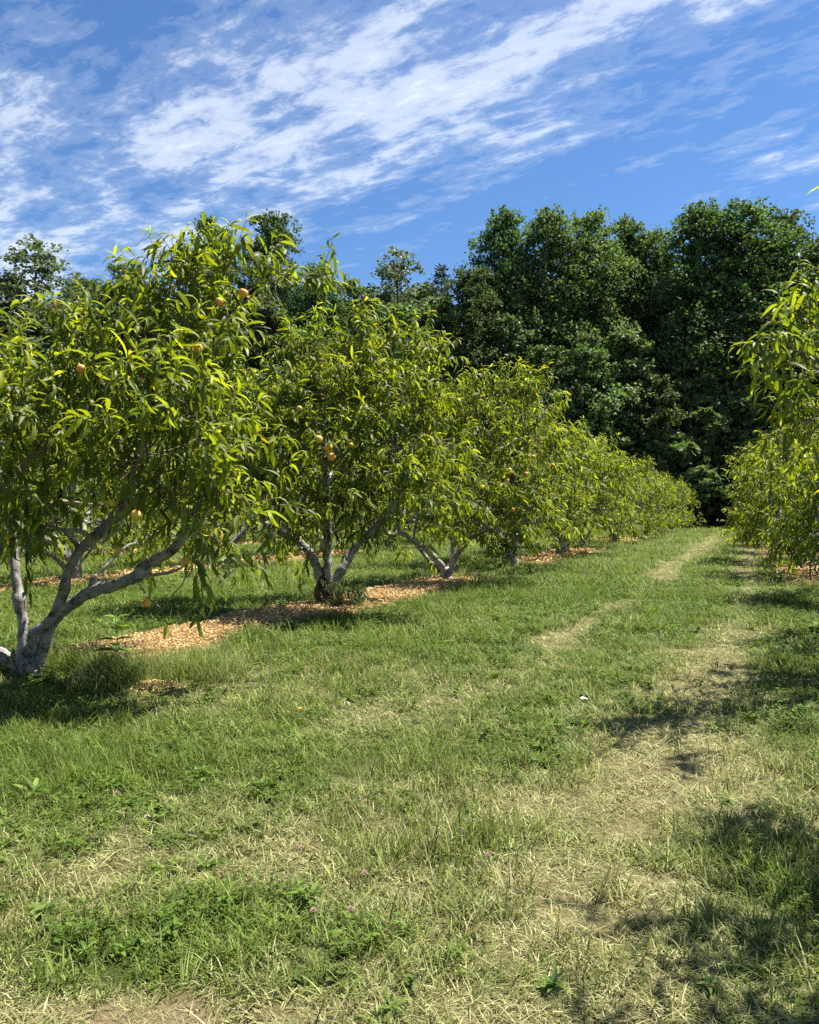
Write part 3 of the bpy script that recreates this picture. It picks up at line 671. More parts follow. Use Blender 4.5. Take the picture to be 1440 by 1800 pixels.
# ------------------------------------------------------------------ the other trees of the rows
def generic_tree(seed, leaf, spacing, dens, shapes, lo=.58):
    r = np.random.default_rng(seed)
    tm = tube([(0, 0, -.12), (0, 0, .2), (r.normal() * .03, r.normal() * .03, .42)], [.13, .10, .085], 10, .06, .25, seed)
    limbs = []; clumps = []
    n = 5
    for i in range(n):
        a = 6.283 * (i + r.uniform(-.25, .25)) / n; o = np.array((math.cos(a), math.sin(a), 0))
        P = [np.array((0, 0, .30)), o * .25 + UP * .55, o * .62 + UP * r.uniform(.8, .95), o * r.uniform(.9, 1.05) + UP * 1.35, o * r.uniform(.95, 1.15) + UP * 2.0, o * .9 + UP * 2.6]
        limbs.append((P, [.06, .052, .044, .036, .026, .01]))
    for i in range(9):
        a = 6.283 * (i + r.uniform(-.3, .3)) / 9; clumps.append((np.array((math.cos(a) * r.uniform(1.0, 1.4), math.sin(a) * r.uniform(1.0, 1.4), r.uniform(lo, lo + .47))), r.uniform(.38, .5)))
    for i in range(8):
        a = 6.283 * (i + r.uniform(-.3, .3)) / 8; clumps.append((np.array((math.cos(a) * r.uniform(.9, 1.35), math.sin(a) * r.uniform(.9, 1.35), r.uniform(1.7, 2.15))), r.uniform(.42, .55)))
    for i in range(6):
        a = 6.283 * (i + r.uniform(-.3, .3)) / 6; clumps.append((np.array((math.cos(a) * r.uniform(.3, .85), math.sin(a) * r.uniform(.3, .85), r.uniform(2.45, 2.85))), r.uniform(.34, .46)))
    
    br = grow_branches(limbs, clumps, r)
    fo = Foliage(); fill_clumps(fo, clumps, r, dens, leaf, spacing, origin=np.array((0, 0, .7)), low=.65)
    for i in range(10):
        a = r.random() * 6.28; fo.shoot(np.array((math.cos(a) * r.uniform(.2, .9), math.sin(a) * r.uniform(.2, .9), r.uniform(2.7, 2.95))), np.array((r.normal() * .2, r.normal() * .2, 1)), r.uniform(.35, .6), r, leaf, spacing)
    bm = MB()
    for i, (P, R) in enumerate(br): bm.add(*tube(P, R, 6, .1, .12, i))
    P, L, N, S, A = fo.arrays()
    mb, _, _ = joined_leaves(P, L, N, S, A, shapes, r)
    V, T = mb.arrays()
    parts = [('trunk', mesh_np('trunk', *tm, M_BARK), None)]
    for i, (lp, lr) in enumerate(limbs): parts.append(('limb', mesh_np('limb', *tube(lp, lr, 9, .07, .22, seed + i), M_BARK), None))
    parts.append(('branches', mesh_np('branches', *bm.arrays(), M_BARK), 'stuff'))
    parts.append(('twigs', mesh_np('twigs', *fo.stems.arrays(), M_TWIG), 'stuff'))
    parts.append(('foliage', mesh_np('foliage', V, T, M_PEACHLEAF, {'leafcol': np.concatenate(mb.A)}), 'stuff'))
    return parts
GA = [generic_tree(s, .18, .030, 24, LO, .76) for s in (501, 502, 503)]
GB = [generic_tree(s, .20, .038, 19, LO) for s in (601, 602)]
def plant_tree(parts, x, y, label, rz, s=1.0, group=None):
    e = empty('peach_tree', (x, y, float(gz(x, y)) - .02), rz, s); tag(e, label, 'peach tree', group)
    for nm, me, kd in parts:
        o = link(bpy.data.objects.new(nm, me), e)
        if kd: o['kind'] = kd
    return e
ORD = ['fourth', 'fifth', 'sixth', 'seventh', 'eighth', 'ninth', 'tenth', 'eleventh']
for i in range(8):
    y = 17.0 + 3.75 * i; x = -5.2 + ROW * y
    plant_tree((GA if i < 3 else GB)[i % (3 if i < 3 else 2)], x + rng.normal() * .12, y, 'peach tree in the row left of the grass lane, %s from the viewer' % ORD[i], rng.uniform(0, 6.28), [1.12, 1.04, 1.02, .92, .96, .88, .92, .86][i], 'peach trees of the row left of the grass lane')
ORDR = ['second', 'third', 'fourth', 'fifth', 'sixth', 'seventh', 'eighth', 'ninth', 'tenth']
for i, (x, y, s) in enumerate(((5.95, 10.3, .80), (7.35, 14.2, .95), (8.8, 18, 1.0), (10.45, 21.8, 1.0), (12.1, 25.6, 1), (13.75, 29.4, 1), (15.4, 33.2, 1), (17.0, 37, 1), (18.7, 40.8, 1))):
    plant_tree((GA if i < 3 else GB)[(i + 1) % (3 if i < 3 else 2)], x, y, 'peach tree in the row right of the grass lane, %s from the viewer' % ORDR[i], rng.uniform(0, 6.28), s, 'peach trees of the row right of the grass lane')
k = 0
for off, y0 in ((-11.3, 9.6), (-17.4, 13.4)):
    for i in range(9):
        y = y0 + 3.8 * i; x = off + ROW * y
        if x < -.55 * y - 3: continue
        if y > 42: continue
        plant_tree(GB[i % 2], x, y, ('small peach tree whose thin dark trunk shows between the first two left trees' if i == 2 else 'small peach tree glimpsed under the boughs of the nearer left row') if off > -12 else 'peach tree of the far left rows, mostly hidden behind nearer crowns', rng.uniform(0, 6.28), 1.0,
                   'peach trees of the second row on the left' if off > -12 else 'peach trees of the far left rows')
b5 = np.array((3.2, 2.6, float(gz(3.2, 2.6))))
hero_tree('peach tree beside the viewer, out of the picture on the right', b5, ([b5 + (0, 0, -.1), b5 + (0, 0, .2), b5 + (0, 0, .45)], [.12, .1, .08]),
          [([b5 + (0, 0, .3), b5 + (-.4, .05, .9), b5 + (-.8, .2, 1.7), b5 + (-1.1, .35, 2.7)], [.06, .05, .035, .014]), ([b5 + (0, 0, .3), b5 + (.3, .4, .9), b5 + (.3, .9, 1.7), b5 + (.1, 1.1, 2.6)], [.06, .05, .035, .014]),
           ([b5 + (0, 0, .3), b5 + (.3, -.3, .9), b5 + (.5, -.6, 1.8), b5 + (.5, -.7, 2.6)], [.06, .05, .035, .014])],
          [(np.array(p), q) for p, q in (((2.2, 2.7, 3.0), .22), ((2.45, 3.0, 2.9), .26), ((2.7, 3.55, 2.95), .26), ((2.15, 2.5, 2.3), .34), ((2.1, 2.2, 2.9), .35), ((2.5, 2.3, 3.0), .4), ((2.5, 3.0, 2.2), .4), ((2.7, 3.4, 2.3), .4),
                                         ((3.3, 3.6, 2.3), .45), ((3.6, 2.0, 2.2), .5), ((3.2, 1.9, 2.8), .4), ((4.0, 2.8, 1.9), .5), ((2.3, 1.9, 1.8), .4), ((3.1, 2.8, 2.9), .4))], 505, dens=14, nparts=0)
plant_tree(GA[1], -4.3, 2.0, 'peach tree beside the viewer, out of the picture on the left', 1.0, .9)

# ------------------------------------------------------------------ scatter (grass, clover, chips)
def grass_mat(name, gstops, dstops, trans=.3):
    m, nt, out = new_mat(name)
    at = node(nt, 'ShaderNodeAttribute', attribute_name='dry', attribute_type='INSTANCER')
    a2 = node(nt, 'ShaderNodeAttribute', attribute_name='blade')
    s = node(nt, 'ShaderNodeSeparateXYZ', {0: a2.outputs['Vector']})
    oi = node(nt, 'ShaderNodeObjectInfo')
    g = ramp(nt, s.outputs[0], gstops); d = ramp(nt, s.outputs[0], dstops)
    f = mth(nt, 'ADD', at.outputs['Fac'], mth(nt, 'MULTIPLY', mth(nt, 'SUBTRACT', s.outputs[1], .5), .9), clamp=True)
    c = mixc(nt, f, g, d)
    c = node(nt, 'ShaderNodeHueSaturation', {'Value': mth(nt, 'MULTIPLY_ADD', oi.outputs['Random'], .5, .75), 'Color': c}).outputs[0]
    p = node(nt, 'ShaderNodeBsdfPrincipled', {'Base Color': c, 'Roughness': .6, 'Specular IOR Level': .15})
    t = node(nt, 'ShaderNodeBsdfTranslucent', {'Color': mixc(nt, 1.0, c, (1.25, 1.35, .7), 'MULTIPLY')})
    mx = node(nt, 'ShaderNodeMixShader', {0: trans, 1: p.outputs[0], 2: t.outputs[0]})
    nt.links.new(mx.outputs[0], out.inputs[0])
    return m
GS = [(0, (.034, .066, .008)), (.5, (.098, .160, .018)), (1, (.21, .285, .042))]
DS = [(0, (.10, .090, .034)), (.5, (.32, .295, .125)), (1, (.62, .58, .33))]
M_GRASS = grass_mat('grass_blade', GS, DS)
M_CLOVER = grass_mat('clover_leaf', [(0, (.050, .095, .014)), (.5, (.080, .145, .018)), (1, (.13, .20, .028))], [(0, (.10, .13, .03)), (1, (.20, .23, .06))], .3)
def blade(r, base, az, ln, w, lean, curl, segs=3):
    d = np.array((math.cos(az), math.sin(az), 0)); sd = np.array((-d[1], d[0], 0))
    V = []; p = np.array(base, float); ang = lean; st = ln / segs
    for i in range(segs):
        ww = w * (1 - (i / segs) ** 1.6)
        V += [p - sd * ww, p + sd * ww]
        p = p + st * (math.sin(ang) * d + math.cos(ang) * UP); ang += curl / segs
        if p[2] < .003: p[2] = .003 + r.random() * .006
    V.append(p)
    F = []
    for i in range(segs - 1): a = 2 * i; F += [(a, a + 1, a + 3), (a, a + 3, a + 2)]
    a = 2 * (segs - 1); F.append((a, a + 1, a + 2))
    return np.array(V), np.array(F)
def tuft(seed, n, rad, lmin, lmax, w, lean=(.1, .8), curl=(.3, 1.3), segs=3, bias=0.0):
    r = np.random.default_rng(seed); mb = MB()
    for i in range(n):
        a = r.random() * 6.283; q = rad * math.sqrt(r.random())
        V, F = blade(r, (math.cos(a) * q, math.sin(a) * q, -.004), r.random() * 6.283, r.uniform(lmin, lmax), w * r.uniform(.7, 1.3), r.uniform(*lean), r.uniform(*curl), segs)
        mb.add(V, F, np.tile((r.random(), np.clip(r.random() + bias, -.5, 1.5), 0), (len(V), 1)))
    V, T = mb.arrays()
    return mesh_np('grass_tuft', V, T, M_GRASS, {'blade': np.concatenate(mb.A)})
def clover_tuft(seed, n, rad, size, hmax=.05, big=False):
    r = np.random.default_rng(seed); mb = MB()
    for i in range(n):
        a = r.random() * 6.283; q = rad * math.sqrt(r.random()); h = r.uniform(.35, 1) * hmax
        c = np.array((math.cos(a) * q, math.sin(a) * q, h)); sz = size * r.uniform(.7, 1.25)
        V, F = blade(r, (c[0] * .7, c[1] * .7, 0), a, h * 1.05, .0012, math.atan2(.3 * q, h), 0, 2)
        col = (r.random(), r.random(), 0); mb.add(V, F, np.tile(col, (len(V), 1)))
        tl = rand_dirs(1, r)[0] * .35 + UP; tl /= np.linalg.norm(tl); a0 = r.random() * 6.28
        x = nrm(np.cross(tl, (math.cos(a0), math.sin(a0), .1))); y = np.cross(tl, x)
        for k in range(3):
            b = a0 + k * 2.094; f = x * math.cos(b) + y * math.sin(b); g = -x * math.sin(b) + y * math.cos(b)
            P = np.array([c, c + sz * (.45 * f + .42 * g + .08 * tl), c + sz * (.95 * f + .36 * g), c + sz * (.88 * f - .0 * tl), c + sz * (.95 * f - .36 * g), c + sz * (.45 * f - .42 * g + .08 * tl)])
            mb.add(P, [(0, 2, 1), (0, 3, 2), (0, 4, 3), (0, 5, 4)], np.tile(col, (6, 1)))
    V, T = mb.arrays()
    return mesh_np('clover_clump', V, T, M_CLOVER, {'blade': np.concatenate(mb.A)})
def chip_mesh(seed):
    r = np.random.default_rng(seed)
    l, w, t = r.uniform(.02, .045), r.uniform(.006, .014), r.uniform(.002, .005)
    V = np.array([(sx * l * r.uniform(.75, 1.1) * .5, sy * w * r.uniform(.5, 1.1) * .5, sz * t + r.normal() * .001) for sz in (0, 1) for sx, sy in ((-1, -1), (1, -1), (1, 1), (-1, 1))])
    F = np.array([(0, 2, 1), (0, 3, 2), (4, 5, 6), (4, 6, 7), (0, 1, 5), (0, 5, 4), (1, 2, 6), (1, 6, 5), (2, 3, 7), (2, 7, 6), (3, 0, 4), (3, 4, 7)])
    return mesh_np('wood_chip', V, F, M_CHIP, smooth=False)
M_CHIP, nt, out = new_mat('wood_chip')
oi = node(nt, 'ShaderNodeObjectInfo')
cc = ramp(nt, oi.outputs['Random'], [(0, (.10, .06, .025)), (.25, (.34, .21, .080)), (.65, (.58, .38, .145)), (1, (.72, .54, .26))])
tcn = node(nt, 'ShaderNodeTexCoord')
mp = node(nt, 'ShaderNodeMapping', {'Vector': tcn.outputs['Object'], 'Scale': (20, 200, 60)})
gr = node(nt, 'ShaderNodeTexNoise', {'Vector': mp.outputs[0], 'Scale': 3.0, 'Detail': 3.0}).outputs['Fac']
cc = node(nt, 'ShaderNodeHueSaturation', {'Value': mth(nt, 'MULTIPLY_ADD', gr, .5, .75), 'Color': cc}).outputs[0]
p = node(nt, 'ShaderNodeBsdfPrincipled', {'Base Color': cc, 'Roughness': .8}); nt.links.new(p.outputs[0], out.inputs[0])

def source(meshes, name):
    c = bpy.data.collections.new(name)
    for i, m in enumerate(meshes):
        o = bpy.data.objects.new(m.name.split('.')[0] + '.%03d' % (i + 1), m); o.name = '%s.%03d' % (m.name.split('.')[0], i + 1)
        c.objects.link(o)
    return c
def scatter(name, coll, P, rot, scl, idx, dry, label, cat):
    m = bpy.data.meshes.new(name); n = len(P)
    m.vertices.add(n); m.vertices.foreach_set('co', np.ascontiguousarray(P, np.float32).ravel())
    for nm, ty, key, av in (('rot', 'FLOAT_VECTOR', 'vector', rot), ('scl', 'FLOAT_VECTOR', 'vector', scl), ('dry', 'FLOAT', 'value', dry)):
        m.attributes.new(nm, ty, 'POINT').data.foreach_set(key, np.ascontiguousarray(av, np.float32).ravel())
    m.attributes.new('idx', 'INT', 'POINT').data.foreach_set('value', np.ascontiguousarray(idx, np.int32))
    o = link(bpy.data.objects.new(name, m)); tag(o, label, cat, kind='stuff')
    g = bpy.data.node_groups.new(name, 'GeometryNodeTree')
    g.interface.new_socket('Geometry', in_out='INPUT', socket_type='NodeSocketGeometry'); g.interface.new_socket('Geometry', in_out='OUTPUT', socket_type='NodeSocketGeometry')
    gi = g.nodes.new('NodeGroupInput'); go = g.nodes.new('NodeGroupOutput')
    ci = g.nodes.new('GeometryNodeCollectionInfo'); ci.inputs['Collection'].default_value = coll; ci.inputs['Separate Children'].default_value = True; ci.inputs['Reset Children'].default_value = True
    def na(nm, ty):
        q = g.nodes.new('GeometryNodeInputNamedAttribute'); q.data_type = ty; q.inputs[0].default_value = nm; return q.outputs[0]
    ip = g.nodes.new('GeometryNodeInstanceOnPoints'); ip.inputs['Pick Instance'].default_value = True
    L = g.links.new
    L(gi.outputs[0], ip.inputs['Points']); L(ci.outputs[0], ip.inputs['Instance']); L(na('idx', 'INT'), ip.inputs['Instance Index'])
    L(na('rot', 'FLOAT_VECTOR'), ip.inputs['Rotation']); L(na('scl', 'FLOAT_VECTOR'), ip.inputs['Scale']); L(ip.outputs[0], go.inputs[0])
    md = o.modifiers.new('scatter', 'NODES'); md.node_group = g
    return o
def sample_ground(bins, r, margin=1.3):
    out = []; lod = []
    for y0, y1, dens, s in bins:
        w0 = .5 * y1 + margin; n = int((y1 - y0) * 2 * w0 * dens)
        x = r.uniform(-w0, w0, n); y = r.uniform(y0, y1, n)
        k = np.abs(x) < .5 * y + margin
        out.append(np.stack([x[k], y[k]], -1)); lod.append(np.full(k.sum(), s))
    return np.concatenate(out), np.concatenate(lod)
r = np.random.default_rng(77)
# --- grass: sources 0-2 green upright, 3-5 straw lying flat, 6-7 tall
GT = source([tuft(1, 34, .075, .03, .10, .0021, (.1, 1.0), (.3, 1.8)), tuft(2, 32, .075, .03, .08, .0024, (.3, 1.2)), tuft(3, 38, .08, .025, .065, .0020, (.2, 1.3)),
             tuft(4, 48, .09, .02, .06, .0011, (1.0, 1.5), (-.2, .9), 3, .3), tuft(5, 46, .09, .02, .07, .0011, (1.1, 1.55), (-.3, .5), 3, .2), tuft(6, 38, .08, .025, .08, .0013, (.8, 1.5), (0, 1), 3, .1),
             tuft(7, 46, .10, .16, .36, .0022, (.05, .6), (.4, 1.6), 4, -.2), tuft(8, 40, .11, .14, .30, .0020, (.1, .8), (.5, 1.8), 4, -.1)], 'grass_sources')
XY, lod = sample_ground([(.9, 2.6, 620, 1.0), (2.6, 4.2, 430, 1.1), (4.2, 7, 230, 1.35), (7, 12, 90, 1.9), (12, 22, 22, 2.8), (22, 36, 9, 4.0), (36, 58, 5, 5.5)], r)
x, y = XY.T
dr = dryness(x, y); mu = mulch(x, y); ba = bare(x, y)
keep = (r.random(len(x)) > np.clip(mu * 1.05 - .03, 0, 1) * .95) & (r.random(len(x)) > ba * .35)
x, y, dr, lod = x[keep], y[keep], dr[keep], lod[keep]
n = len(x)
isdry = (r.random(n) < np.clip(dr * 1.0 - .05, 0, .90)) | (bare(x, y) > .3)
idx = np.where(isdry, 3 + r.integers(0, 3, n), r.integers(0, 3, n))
lush = np.clip(.5 + 2.2 * (fbm(x * 1.6, y * 1.6, 200, 3) - .5), 0, 1.2)
gap = fbm(x * 5, y * 5, 210, 2)
sz = lod * r.uniform(.75, 1.25, n)
hz = np.where(isdry, .8, .55 + 1.1 * lush) * r.uniform(.8, 1.2, n) / lod ** .45
sz = sz * np.where((gap < .34) & (y < 8), .55, 1.0); hz = hz * (1 - .45 * track(x, y))
scl = np.stack([sz, sz, sz * hz], -1)
rot = np.stack([r.normal(size=n) * .06, r.normal(size=n) * .06, r.uniform(0, 6.283, n)], -1)
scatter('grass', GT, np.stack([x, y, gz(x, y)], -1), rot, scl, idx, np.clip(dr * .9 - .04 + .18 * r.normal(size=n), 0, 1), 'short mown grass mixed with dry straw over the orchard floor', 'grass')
# --- tall grass round the first trunk and along the edges of the row
px = []
for cx, cy, rx, ry, m_ in ((-2.75, 5.95, .35, .25, 90), (-2.25, 5.6, .4, .3, 110), (-3.0, 5.4, .35, .3, 80), (-1.9, 5.6, .3, .3, 50), (-1.55, 5.75, .4, .2, 70), (-1.9, 4.5, .5, .4, 40), (-2.1, 3.9, .4, .4, 40), (-1.75, 3.45, .35, .5, 110), (-1.4, 3.9, .4, .4, 60), (-.95, 9.9, .35, .3, 20), (.9, 13.4, .5, .4, 20), (2.75, 4.2, .25, .8, 40), (1.6, 2.1, .2, .3, 14), (-3.3, 5.9, .5, .5, 60)):
    q = r.normal(size=(m_, 2)) * .6 * (rx, ry) + (cx, cy); px.append(q)
q = np.concatenate(px); q = q[~((np.abs(q[:, 0] + 2.6) < .38) & (q[:, 1] < 5.85) & (q[:, 1] > 4.9))]; n = len(q); x, y = q.T
scatter('tall_grass', GT, np.stack([x, y, gz(x, y)], -1), np.stack([r.normal(size=n) * .12, r.normal(size=n) * .12, r.uniform(0, 6.28, n)], -1), np.repeat((r.uniform(.55, 1.0, n) * np.where(y < 4.7, .55, 1))[:, None], 3, 1), 6 + r.integers(0, 2, n),
        np.clip(np.where(y < 4.6, .05, .42) + .25 * r.normal(size=n), 0, 1), 'long uncut grass round the foot of the nearest left peach tree', 'grass')
# --- clover
def rosette(seed, n, ln, wd, rise):
    r = np.random.default_rng(seed); mb = MB()
    for i in range(n):
        V, F, al = leaf_shape(r.uniform(.3, 1.1), r.normal() * .2, wd * r.uniform(.8, 1.2), (0, .2, .5, .8, 1))
        az = i * 2.4 + r.random() * .6; el = r.uniform(.15, .9); L = np.array((math.cos(az) * math.cos(el), math.sin(az) * math.cos(el), math.sin(el)))[None]
        M = frames(L, UP[None], np.array([r.normal() * .3]))[0]
        mb.add(V * ln * r.uniform(.6, 1.15) @ M + np.array((r.normal() * .006, r.normal() * .006, r.uniform(.002, rise))), F, np.tile((r.random(), r.random(), 0), (len(V), 1)))
    V, T = mb.arrays()
    return mesh_np('clover_weed', V, T, M_CLOVER, {'blade': np.concatenate(mb.A)})
CT = source([clover_tuft(11, 22, .06, .008), clover_tuft(12, 26, .07, .009, .055), clover_tuft(13, 18, .06, .0075, .035), rosette(31, 9, .055, .17, .015), rosette(32, 16, .035, .22, .05), rosette(33, 11, .075, .10, .02)], 'clover_sources')
XY, lod = sample_ground([(.9, 2.6, 170, 1.0), (2.6, 4.2, 130, 1.1), (4.2, 7, 75, 1.35), (7, 12, 34, 1.9), (12, 20, 11, 2.7)], r)
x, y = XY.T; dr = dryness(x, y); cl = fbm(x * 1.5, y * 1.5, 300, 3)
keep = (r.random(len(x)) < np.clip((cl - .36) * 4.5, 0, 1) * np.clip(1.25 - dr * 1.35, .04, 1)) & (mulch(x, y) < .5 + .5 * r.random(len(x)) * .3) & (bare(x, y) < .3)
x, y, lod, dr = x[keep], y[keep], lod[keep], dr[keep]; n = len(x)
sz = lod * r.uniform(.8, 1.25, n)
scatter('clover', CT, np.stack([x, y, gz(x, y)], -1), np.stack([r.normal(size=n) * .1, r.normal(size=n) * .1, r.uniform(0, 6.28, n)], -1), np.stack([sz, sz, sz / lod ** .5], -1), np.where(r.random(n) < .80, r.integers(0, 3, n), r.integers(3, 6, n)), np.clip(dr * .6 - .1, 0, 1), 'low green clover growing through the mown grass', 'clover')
# --- wood chips on the mulched strips
CH = source([chip_mesh(s) for s in range(20, 27)], 'chip_sources')
XY, lod = sample_ground([(4.8, 8, 3600, .72), (8, 14, 1700, 1.0), (14, 24, 170, 2.6), (24, 40, 45, 4.5)], r, 2.0)
x, y = XY.T; k = r.random(len(x)) < mulch(x, y)
x, y, lod = x[k], y[k], lod[k]; n = len(x)
s_ = lod * r.uniform(.7, 1.3, n)
scatter('wood_chips', CH, np.stack([x, y, gz(x, y) + .05 * mulch(x, y) + r.uniform(-.004, .022, n) * lod ** .5], -1), np.stack([r.normal(size=n) * .3, r.normal(size=n) * .3, r.uniform(0, 6.28, n)], -1), np.stack([s_] * 3, -1), r.integers(0, 7, n), np.zeros(n), 'pale orange wood chip mulch strewn along the tree rows', 'wood chips')

# ------------------------------------------------------------------ peaches
M_PEACH, nt, out = new_mat('peach_skin')
tcn = node(nt, 'ShaderNodeTexCoord'); sp_ = node(nt, 'ShaderNodeSeparateXYZ', {0: tcn.outputs['Object']})
nz = node(nt, 'ShaderNodeTexNoise', {'Vector': tcn.outputs['Object'], 'Scale': 28.0, 'Detail': 5.0}).outputs['Fac']
oi = node(nt, 'ShaderNodeObjectInfo')
ff = mth(nt, 'ADD', mth(nt, 'MULTIPLY', sp_.outputs[0], 9.0), mth(nt, 'ADD', mth(nt, 'MULTIPLY', nz, .9), mth(nt, 'MULTIPLY', oi.outputs['Random'], .35)))
pc = ramp(nt, ff, [(.40, (.52, .40, .05)), (.75, (.70, .36, .05)), (.99, (.66, .22, .04)), (1.0, (.60, .18, .04))])
p = node(nt, 'ShaderNodeBsdfPrincipled', {'Base Color': pc, 'Roughness': .55}); nt.links.new(p.outputs[0], out.inputs[0])
def peach_mesh():
    V = []; F = []; nu, nv = 20, 12
    for j in range(nv + 1):
        th = math.pi * j / nv
        for i in range(nu):
            ph = 2 * math.pi * i / nu
            rr = 1 - .10 * math.exp(-((ph - math.pi) / .28) ** 2) * math.sin(th) ** .7
            z = math.cos(th) * .97 - .22 * math.exp(-(th / .35) ** 2) + .05 * math.exp(-((math.pi - th) / .25) ** 2) * -1
            V.append((math.sin(th) * rr * math.cos(ph), math.sin(th) * rr * math.sin(ph), z))
    for j in range(nv):
        for i in range(nu):
            a = j * nu + i; b = j * nu + (i + 1) % nu
            F.append((a, a + nu, b + nu, b))
    V = np.array(V) * .0295
    return mesh_np('peach', V, np.array(F), M_PEACH)
PM = peach_mesh()
st = MB(); st.add(*tube([(0, 0, .026), (.003, 0, .04), (.004, .002, .055)], [.002, .0018, .0022], 5, None)); STV, STT = st.arrays()
SM = mesh_np('stalk', STV, STT, M_TWIG)
def peach(px, py, d, label, s=1.0):
    o = link(bpy.data.objects.new('peach', PM)); o.location = W(px, py, d); o.scale = (s, s, s)
    o.rotation_euler = (rng.normal() * .25, rng.normal() * .25, rng.uniform(0, 6.28)); tag(o, label, 'peach', 'ripening peaches on the trees')
    link(bpy.data.objects.new('stalk', SM), o)
dA = D1 - 1.12; dB = D2 - 1.5; dC = D3 - 1.5
for px_, py_, d_, lab, s_ in (
        (428, 515, D1 - .25, 'orange peach highest in the nearest left tree, near the base of the long top branch', 1.1),
        (385, 530, D1 - .22, 'yellowish peach just left of the highest orange peach', 1.0),
        (348, 612, D1 - .66, 'orange peach high in the middle of the nearest left tree', 1.0),
        (143, 648, D1 - .85, 'orange peach on the upper left boughs of the nearest left tree', 1.0),
        (190, 772, dA, 'orange peach half way down the crown of the nearest left tree', 1.0),
        (240, 906, dA, 'greenish yellow peach beside the forked pale limb, low in the nearest left tree', 1.15),
        (196, 882, dA + .1, 'greenish peach just above the forked pale limb', 1.0),
        (258, 1060, D1 - .36, 'orange peach hanging lowest, on a thin twig over the open grass', 1.0),
        (327, 985, D1 - .42, 'yellow green peach at the tip of the thin side branch', 1.0),
        (560, 772, dB, 'yellow peach at the left of the cluster in the second left tree', 1.45),
        (577, 786, dB - .05, 'orange peach in the middle of the cluster in the second left tree', 1.45),
        (583, 803, dB, 'lowest orange peach of the cluster in the second left tree', 1.45),
        (617, 782, dB, 'small bright orange peach right of the cluster in the second left tree', .8),
        (526, 718, dB + .5, 'brownish orange peach above and left of the cluster in the second left tree', 1.1),
        (521, 972, D2 - .5, 'green yellow peach hanging under the left limb of the second left tree', 1.0),
        (891, 845, dC, 'orange peach low in the cluster on the third left tree', 1.2),
        (896, 826, dC, 'yellow peach topmost in the cluster on the third left tree', 1.1),
        (938, 803, dC + .3, 'pinkish orange peach above the cluster on the third left tree', 1.1),
        (972, 818, dC + .7, 'orange peach at the right edge of the third left tree', 1.1),
        (848, 856, dC, 'pale orange peach left of the cluster on the third left tree', 1.2),
        (925, 833, dC + .2, 'yellow peach right of the cluster on the third left tree', 1.1),
        (902, 896, dC, 'orange peach lowest on the third left tree', 1.1)):
    peach(px_, py_, d_, lab, s_)

# ------------------------------------------------------------------ suckers, weeds, flowers
def broad_leaf(wid=.22, bend=.7):
    return leaf_shape(bend, .05, wid, (0, .15, .4, .7, .9, 1))
def weed(px, py, label, stem_h, leaves, name='weed', spread=.0):
    b = Gp(px, py); e = empty(name, b); tag(e, label, 'weed')
    rr = np.random.default_rng(int(px * 7 + py))
    if stem_h > .02:
        V, T = tube([(0, 0, -.02), (.01, 0, stem_h * .5), (-.01, .005, stem_h)], [.004, .0035, .002], 6, .04); mobj('stem', V, T, M_WEED, e, {'leafcol': np.tile((.6, .5, 0), (len(V), 1))})
    for k, (h, az, el, ln, wd) in enumerate(leaves):
        V, F, al = broad_leaf(wd, rr.uniform(.4, 1.0)); n = len(V)
        L = np.array((math.cos(az) * math.cos(el), math.sin(az) * math.cos(el), math.sin(el)))[None]
        M = frames(L, UP[None], np.array([rr.normal() * .2]))[0]
        Vw = V * ln @ M + np.array((0, 0, max(h, .008)))
        mobj('leaf', Vw, F, M_WEED, e, {'leafcol': np.stack([np.full(n, rr.uniform(.2, .95)), np.full(n, rr.random()), al], -1)})
lv = []
for i in range(9):
    lv.append((.10 + .038 * i, i * 1.57 + .3, .15 + .07 * i, .17 - .009 * i, .21)); lv.append((.10 + .038 * i, i * 1.57 + 3.4, .15 + .07 * i, .17 - .009 * i, .21))
weed(204, 1190, 'tall broad leaved weed standing between the nearest left trunk and the mulch', .44, lv)
for px_, py_, nl, ln, lab in ((715, 1645, 5, .05, 'weed with one pale upturned leaf in the middle of the near grass'), (972, 1745, 9, .07, 'bright green leafy weed at the bottom right of the lane'), (75, 1615, 8, .08, 'yellow green rosette weed at the left of the near grass'),
                          (150, 1690, 10, .05, 'leafy weed just above the brown thatch patch'), (540, 1590, 9, .08, 'grassy rosette with long pale leaves left of the pink blossoms'), (940, 1180, 6, .07, 'small pale weed beside the wheel track'), (60, 1400, 8, .11, 'dark leafy weed in the shade at the left edge'), (690, 1790, 8, .06, 'leafy weed at the bottom edge in the middle'), (1245, 1745, 6, .05, 'small weed in the tree shade at the bottom right')):
    weed(px_, py_, lab, 0, [(rng.uniform(.005, .03), 2.4 * i + .4 * rng.normal(), .25 + .8 * rng.random(), .8 * ln * rng.uniform(.5, 1.2), .12) for i in range(nl * 2)])
M_PINK, nt, out = new_mat('pink_blossom')
p = node(nt, 'ShaderNodeBsdfPrincipled', {'Base Color': (.62, .36, .42, 1), 'Roughness': .7}); nt.links.new(p.outputs[0], out.inputs[0])
M_YEL, nt, out = new_mat('yellow_blossom')
p = node(nt, 'ShaderNodeBsdfPrincipled', {'Base Color': (.75, .55, .05, 1), 'Roughness': .7}); nt.links.new(p.outputs[0], out.inputs[0])
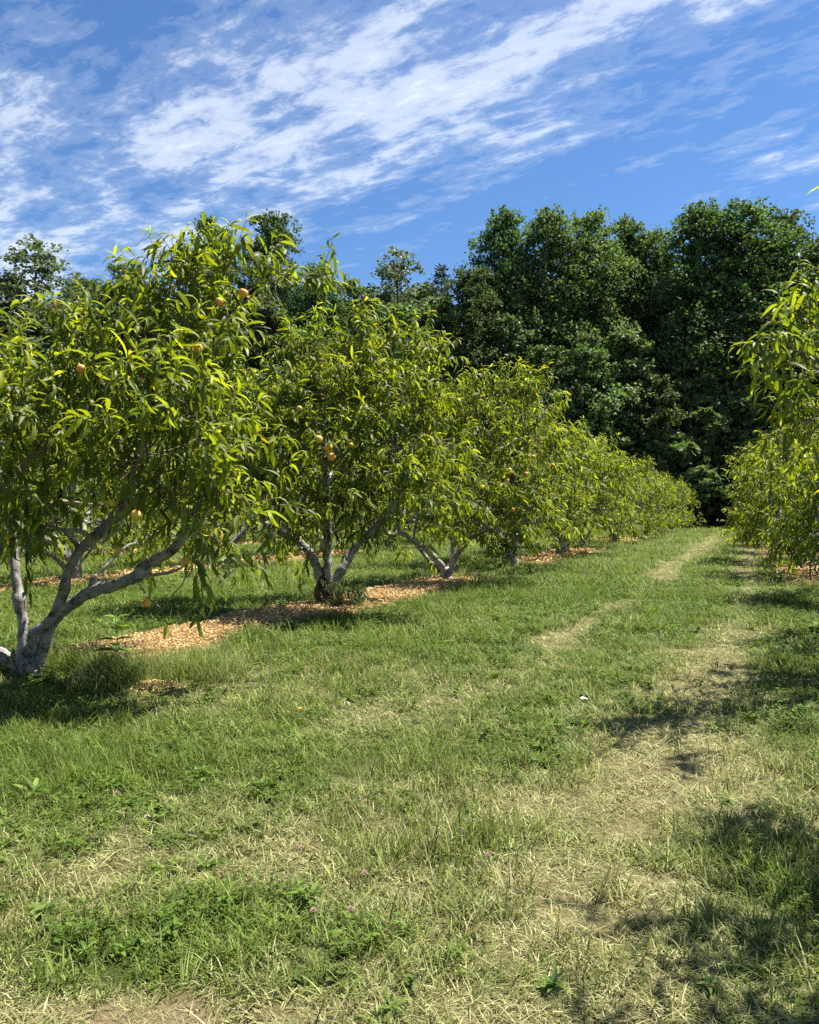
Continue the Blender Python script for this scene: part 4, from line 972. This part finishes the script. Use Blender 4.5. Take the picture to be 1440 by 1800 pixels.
def flower_mesh(mat, n, flat):
    rr = np.random.default_rng(3); d = rand_dirs(n, rr); d[:, 2] = np.abs(d[:, 2]) * flat; d = nrm(d)
    V, T, A = place(SPRAY * (1, .55, 1), SPRAY_F, d * .003, frames(d, rand_dirs(n, rr), np.zeros(n)), np.full(n, .008), np.zeros(n), np.zeros(n), np.zeros(4))
    return mesh_np('petals', V, T, mat, smooth=False)
FP = flower_mesh(M_PINK, 46, 1.0); FY = flower_mesh(M_YEL, 30, .35)
V, T = tube([(0, 0, -.06), (.003, 0, 0)], [.0012, .001], 5, None); FS = mesh_np('stem', V, T, M_WEED, {'leafcol': np.tile((.5, .5, 0), (len(V), 1))})
for px_, py_, lab in ((551, 1628, 'brightest pink clover blossom, beside the grassy rosette'), (616, 1625, 'pink clover blossom right beside the brightest one'), (641, 1558, 'pink clover blossom above the pale upturned leaf'), (771, 1492, 'pink clover blossom near the lush green patch in the middle'),
        (858, 1525, 'pink clover blossom in the lush green patch'), (206, 1412, 'lone pale pink clover blossom on the left in the grass'), (814, 1480, 'pink clover blossom at the left edge of the lush green patch'), (530, 1512, 'pink clover blossom in the dry straw of the middle')):
    g = Gp(px_, py_); e = empty('clover_blossom', g + (0, 0, .045)); tag(e, lab, 'flower', 'pink clover blossoms in the grass')
    link(bpy.data.objects.new('petals', FP), e); link(bpy.data.objects.new('stem', FS), e)
e = empty('dandelion', Gp(527, 1262) + (0, 0, .05)); tag(e, 'single yellow dandelion in the grass in front of the mulch', 'flower'); e.scale = (1.6, 1.6, 1.3)
link(bpy.data.objects.new('petals', FY), e); link(bpy.data.objects.new('stem', FS), e)
# suckers at the foot of the second tree
rr = np.random.default_rng(9); fo = Foliage()
for k in range(60):
    a = rr.random() * 6.28; q = .20 * math.sqrt(rr.random()); h = rr.uniform(.0, .22)
    fo.shoot(np.array((.24 + math.cos(a) * q, -.10 + math.sin(a) * q, h)), np.array((math.cos(a) * .5, math.sin(a) * .5, 1)), rr.uniform(.16, .30), rr, .065, .016, .25, .003)
P, L, N, S, A = fo.arrays(); mb, _, _ = joined_leaves(P, L, N, S, A, LO, rr)
o = mb.build('sucker_leaves', M_SHRUB, T2, 'leafcol'); tag(o, kind='stuff')
o = fo.stems.build('sucker_shoots', M_TWIG, T2); tag(o, kind='stuff')
# a pale scrap of dry leaf lying in the lane
g = Gp(1021, 1240)
V, F, al = broad_leaf(.3, .5); V = V * .065 + (0, 0, .035)
M_DRYLEAF, nt, out = new_mat('dry_leaf')
p = node(nt, 'ShaderNodeBsdfPrincipled', {'Base Color': (.62, .57, .45, 1), 'Roughness': .8}); nt.links.new(p.outputs[0], out.inputs[0])
o = mobj('dry_leaf', V, F, M_DRYLEAF); o.location = g; o.rotation_euler = (0.2, -.1, .4); tag(o, 'pale bleached leaf lying in the grass of the lane', 'leaf')
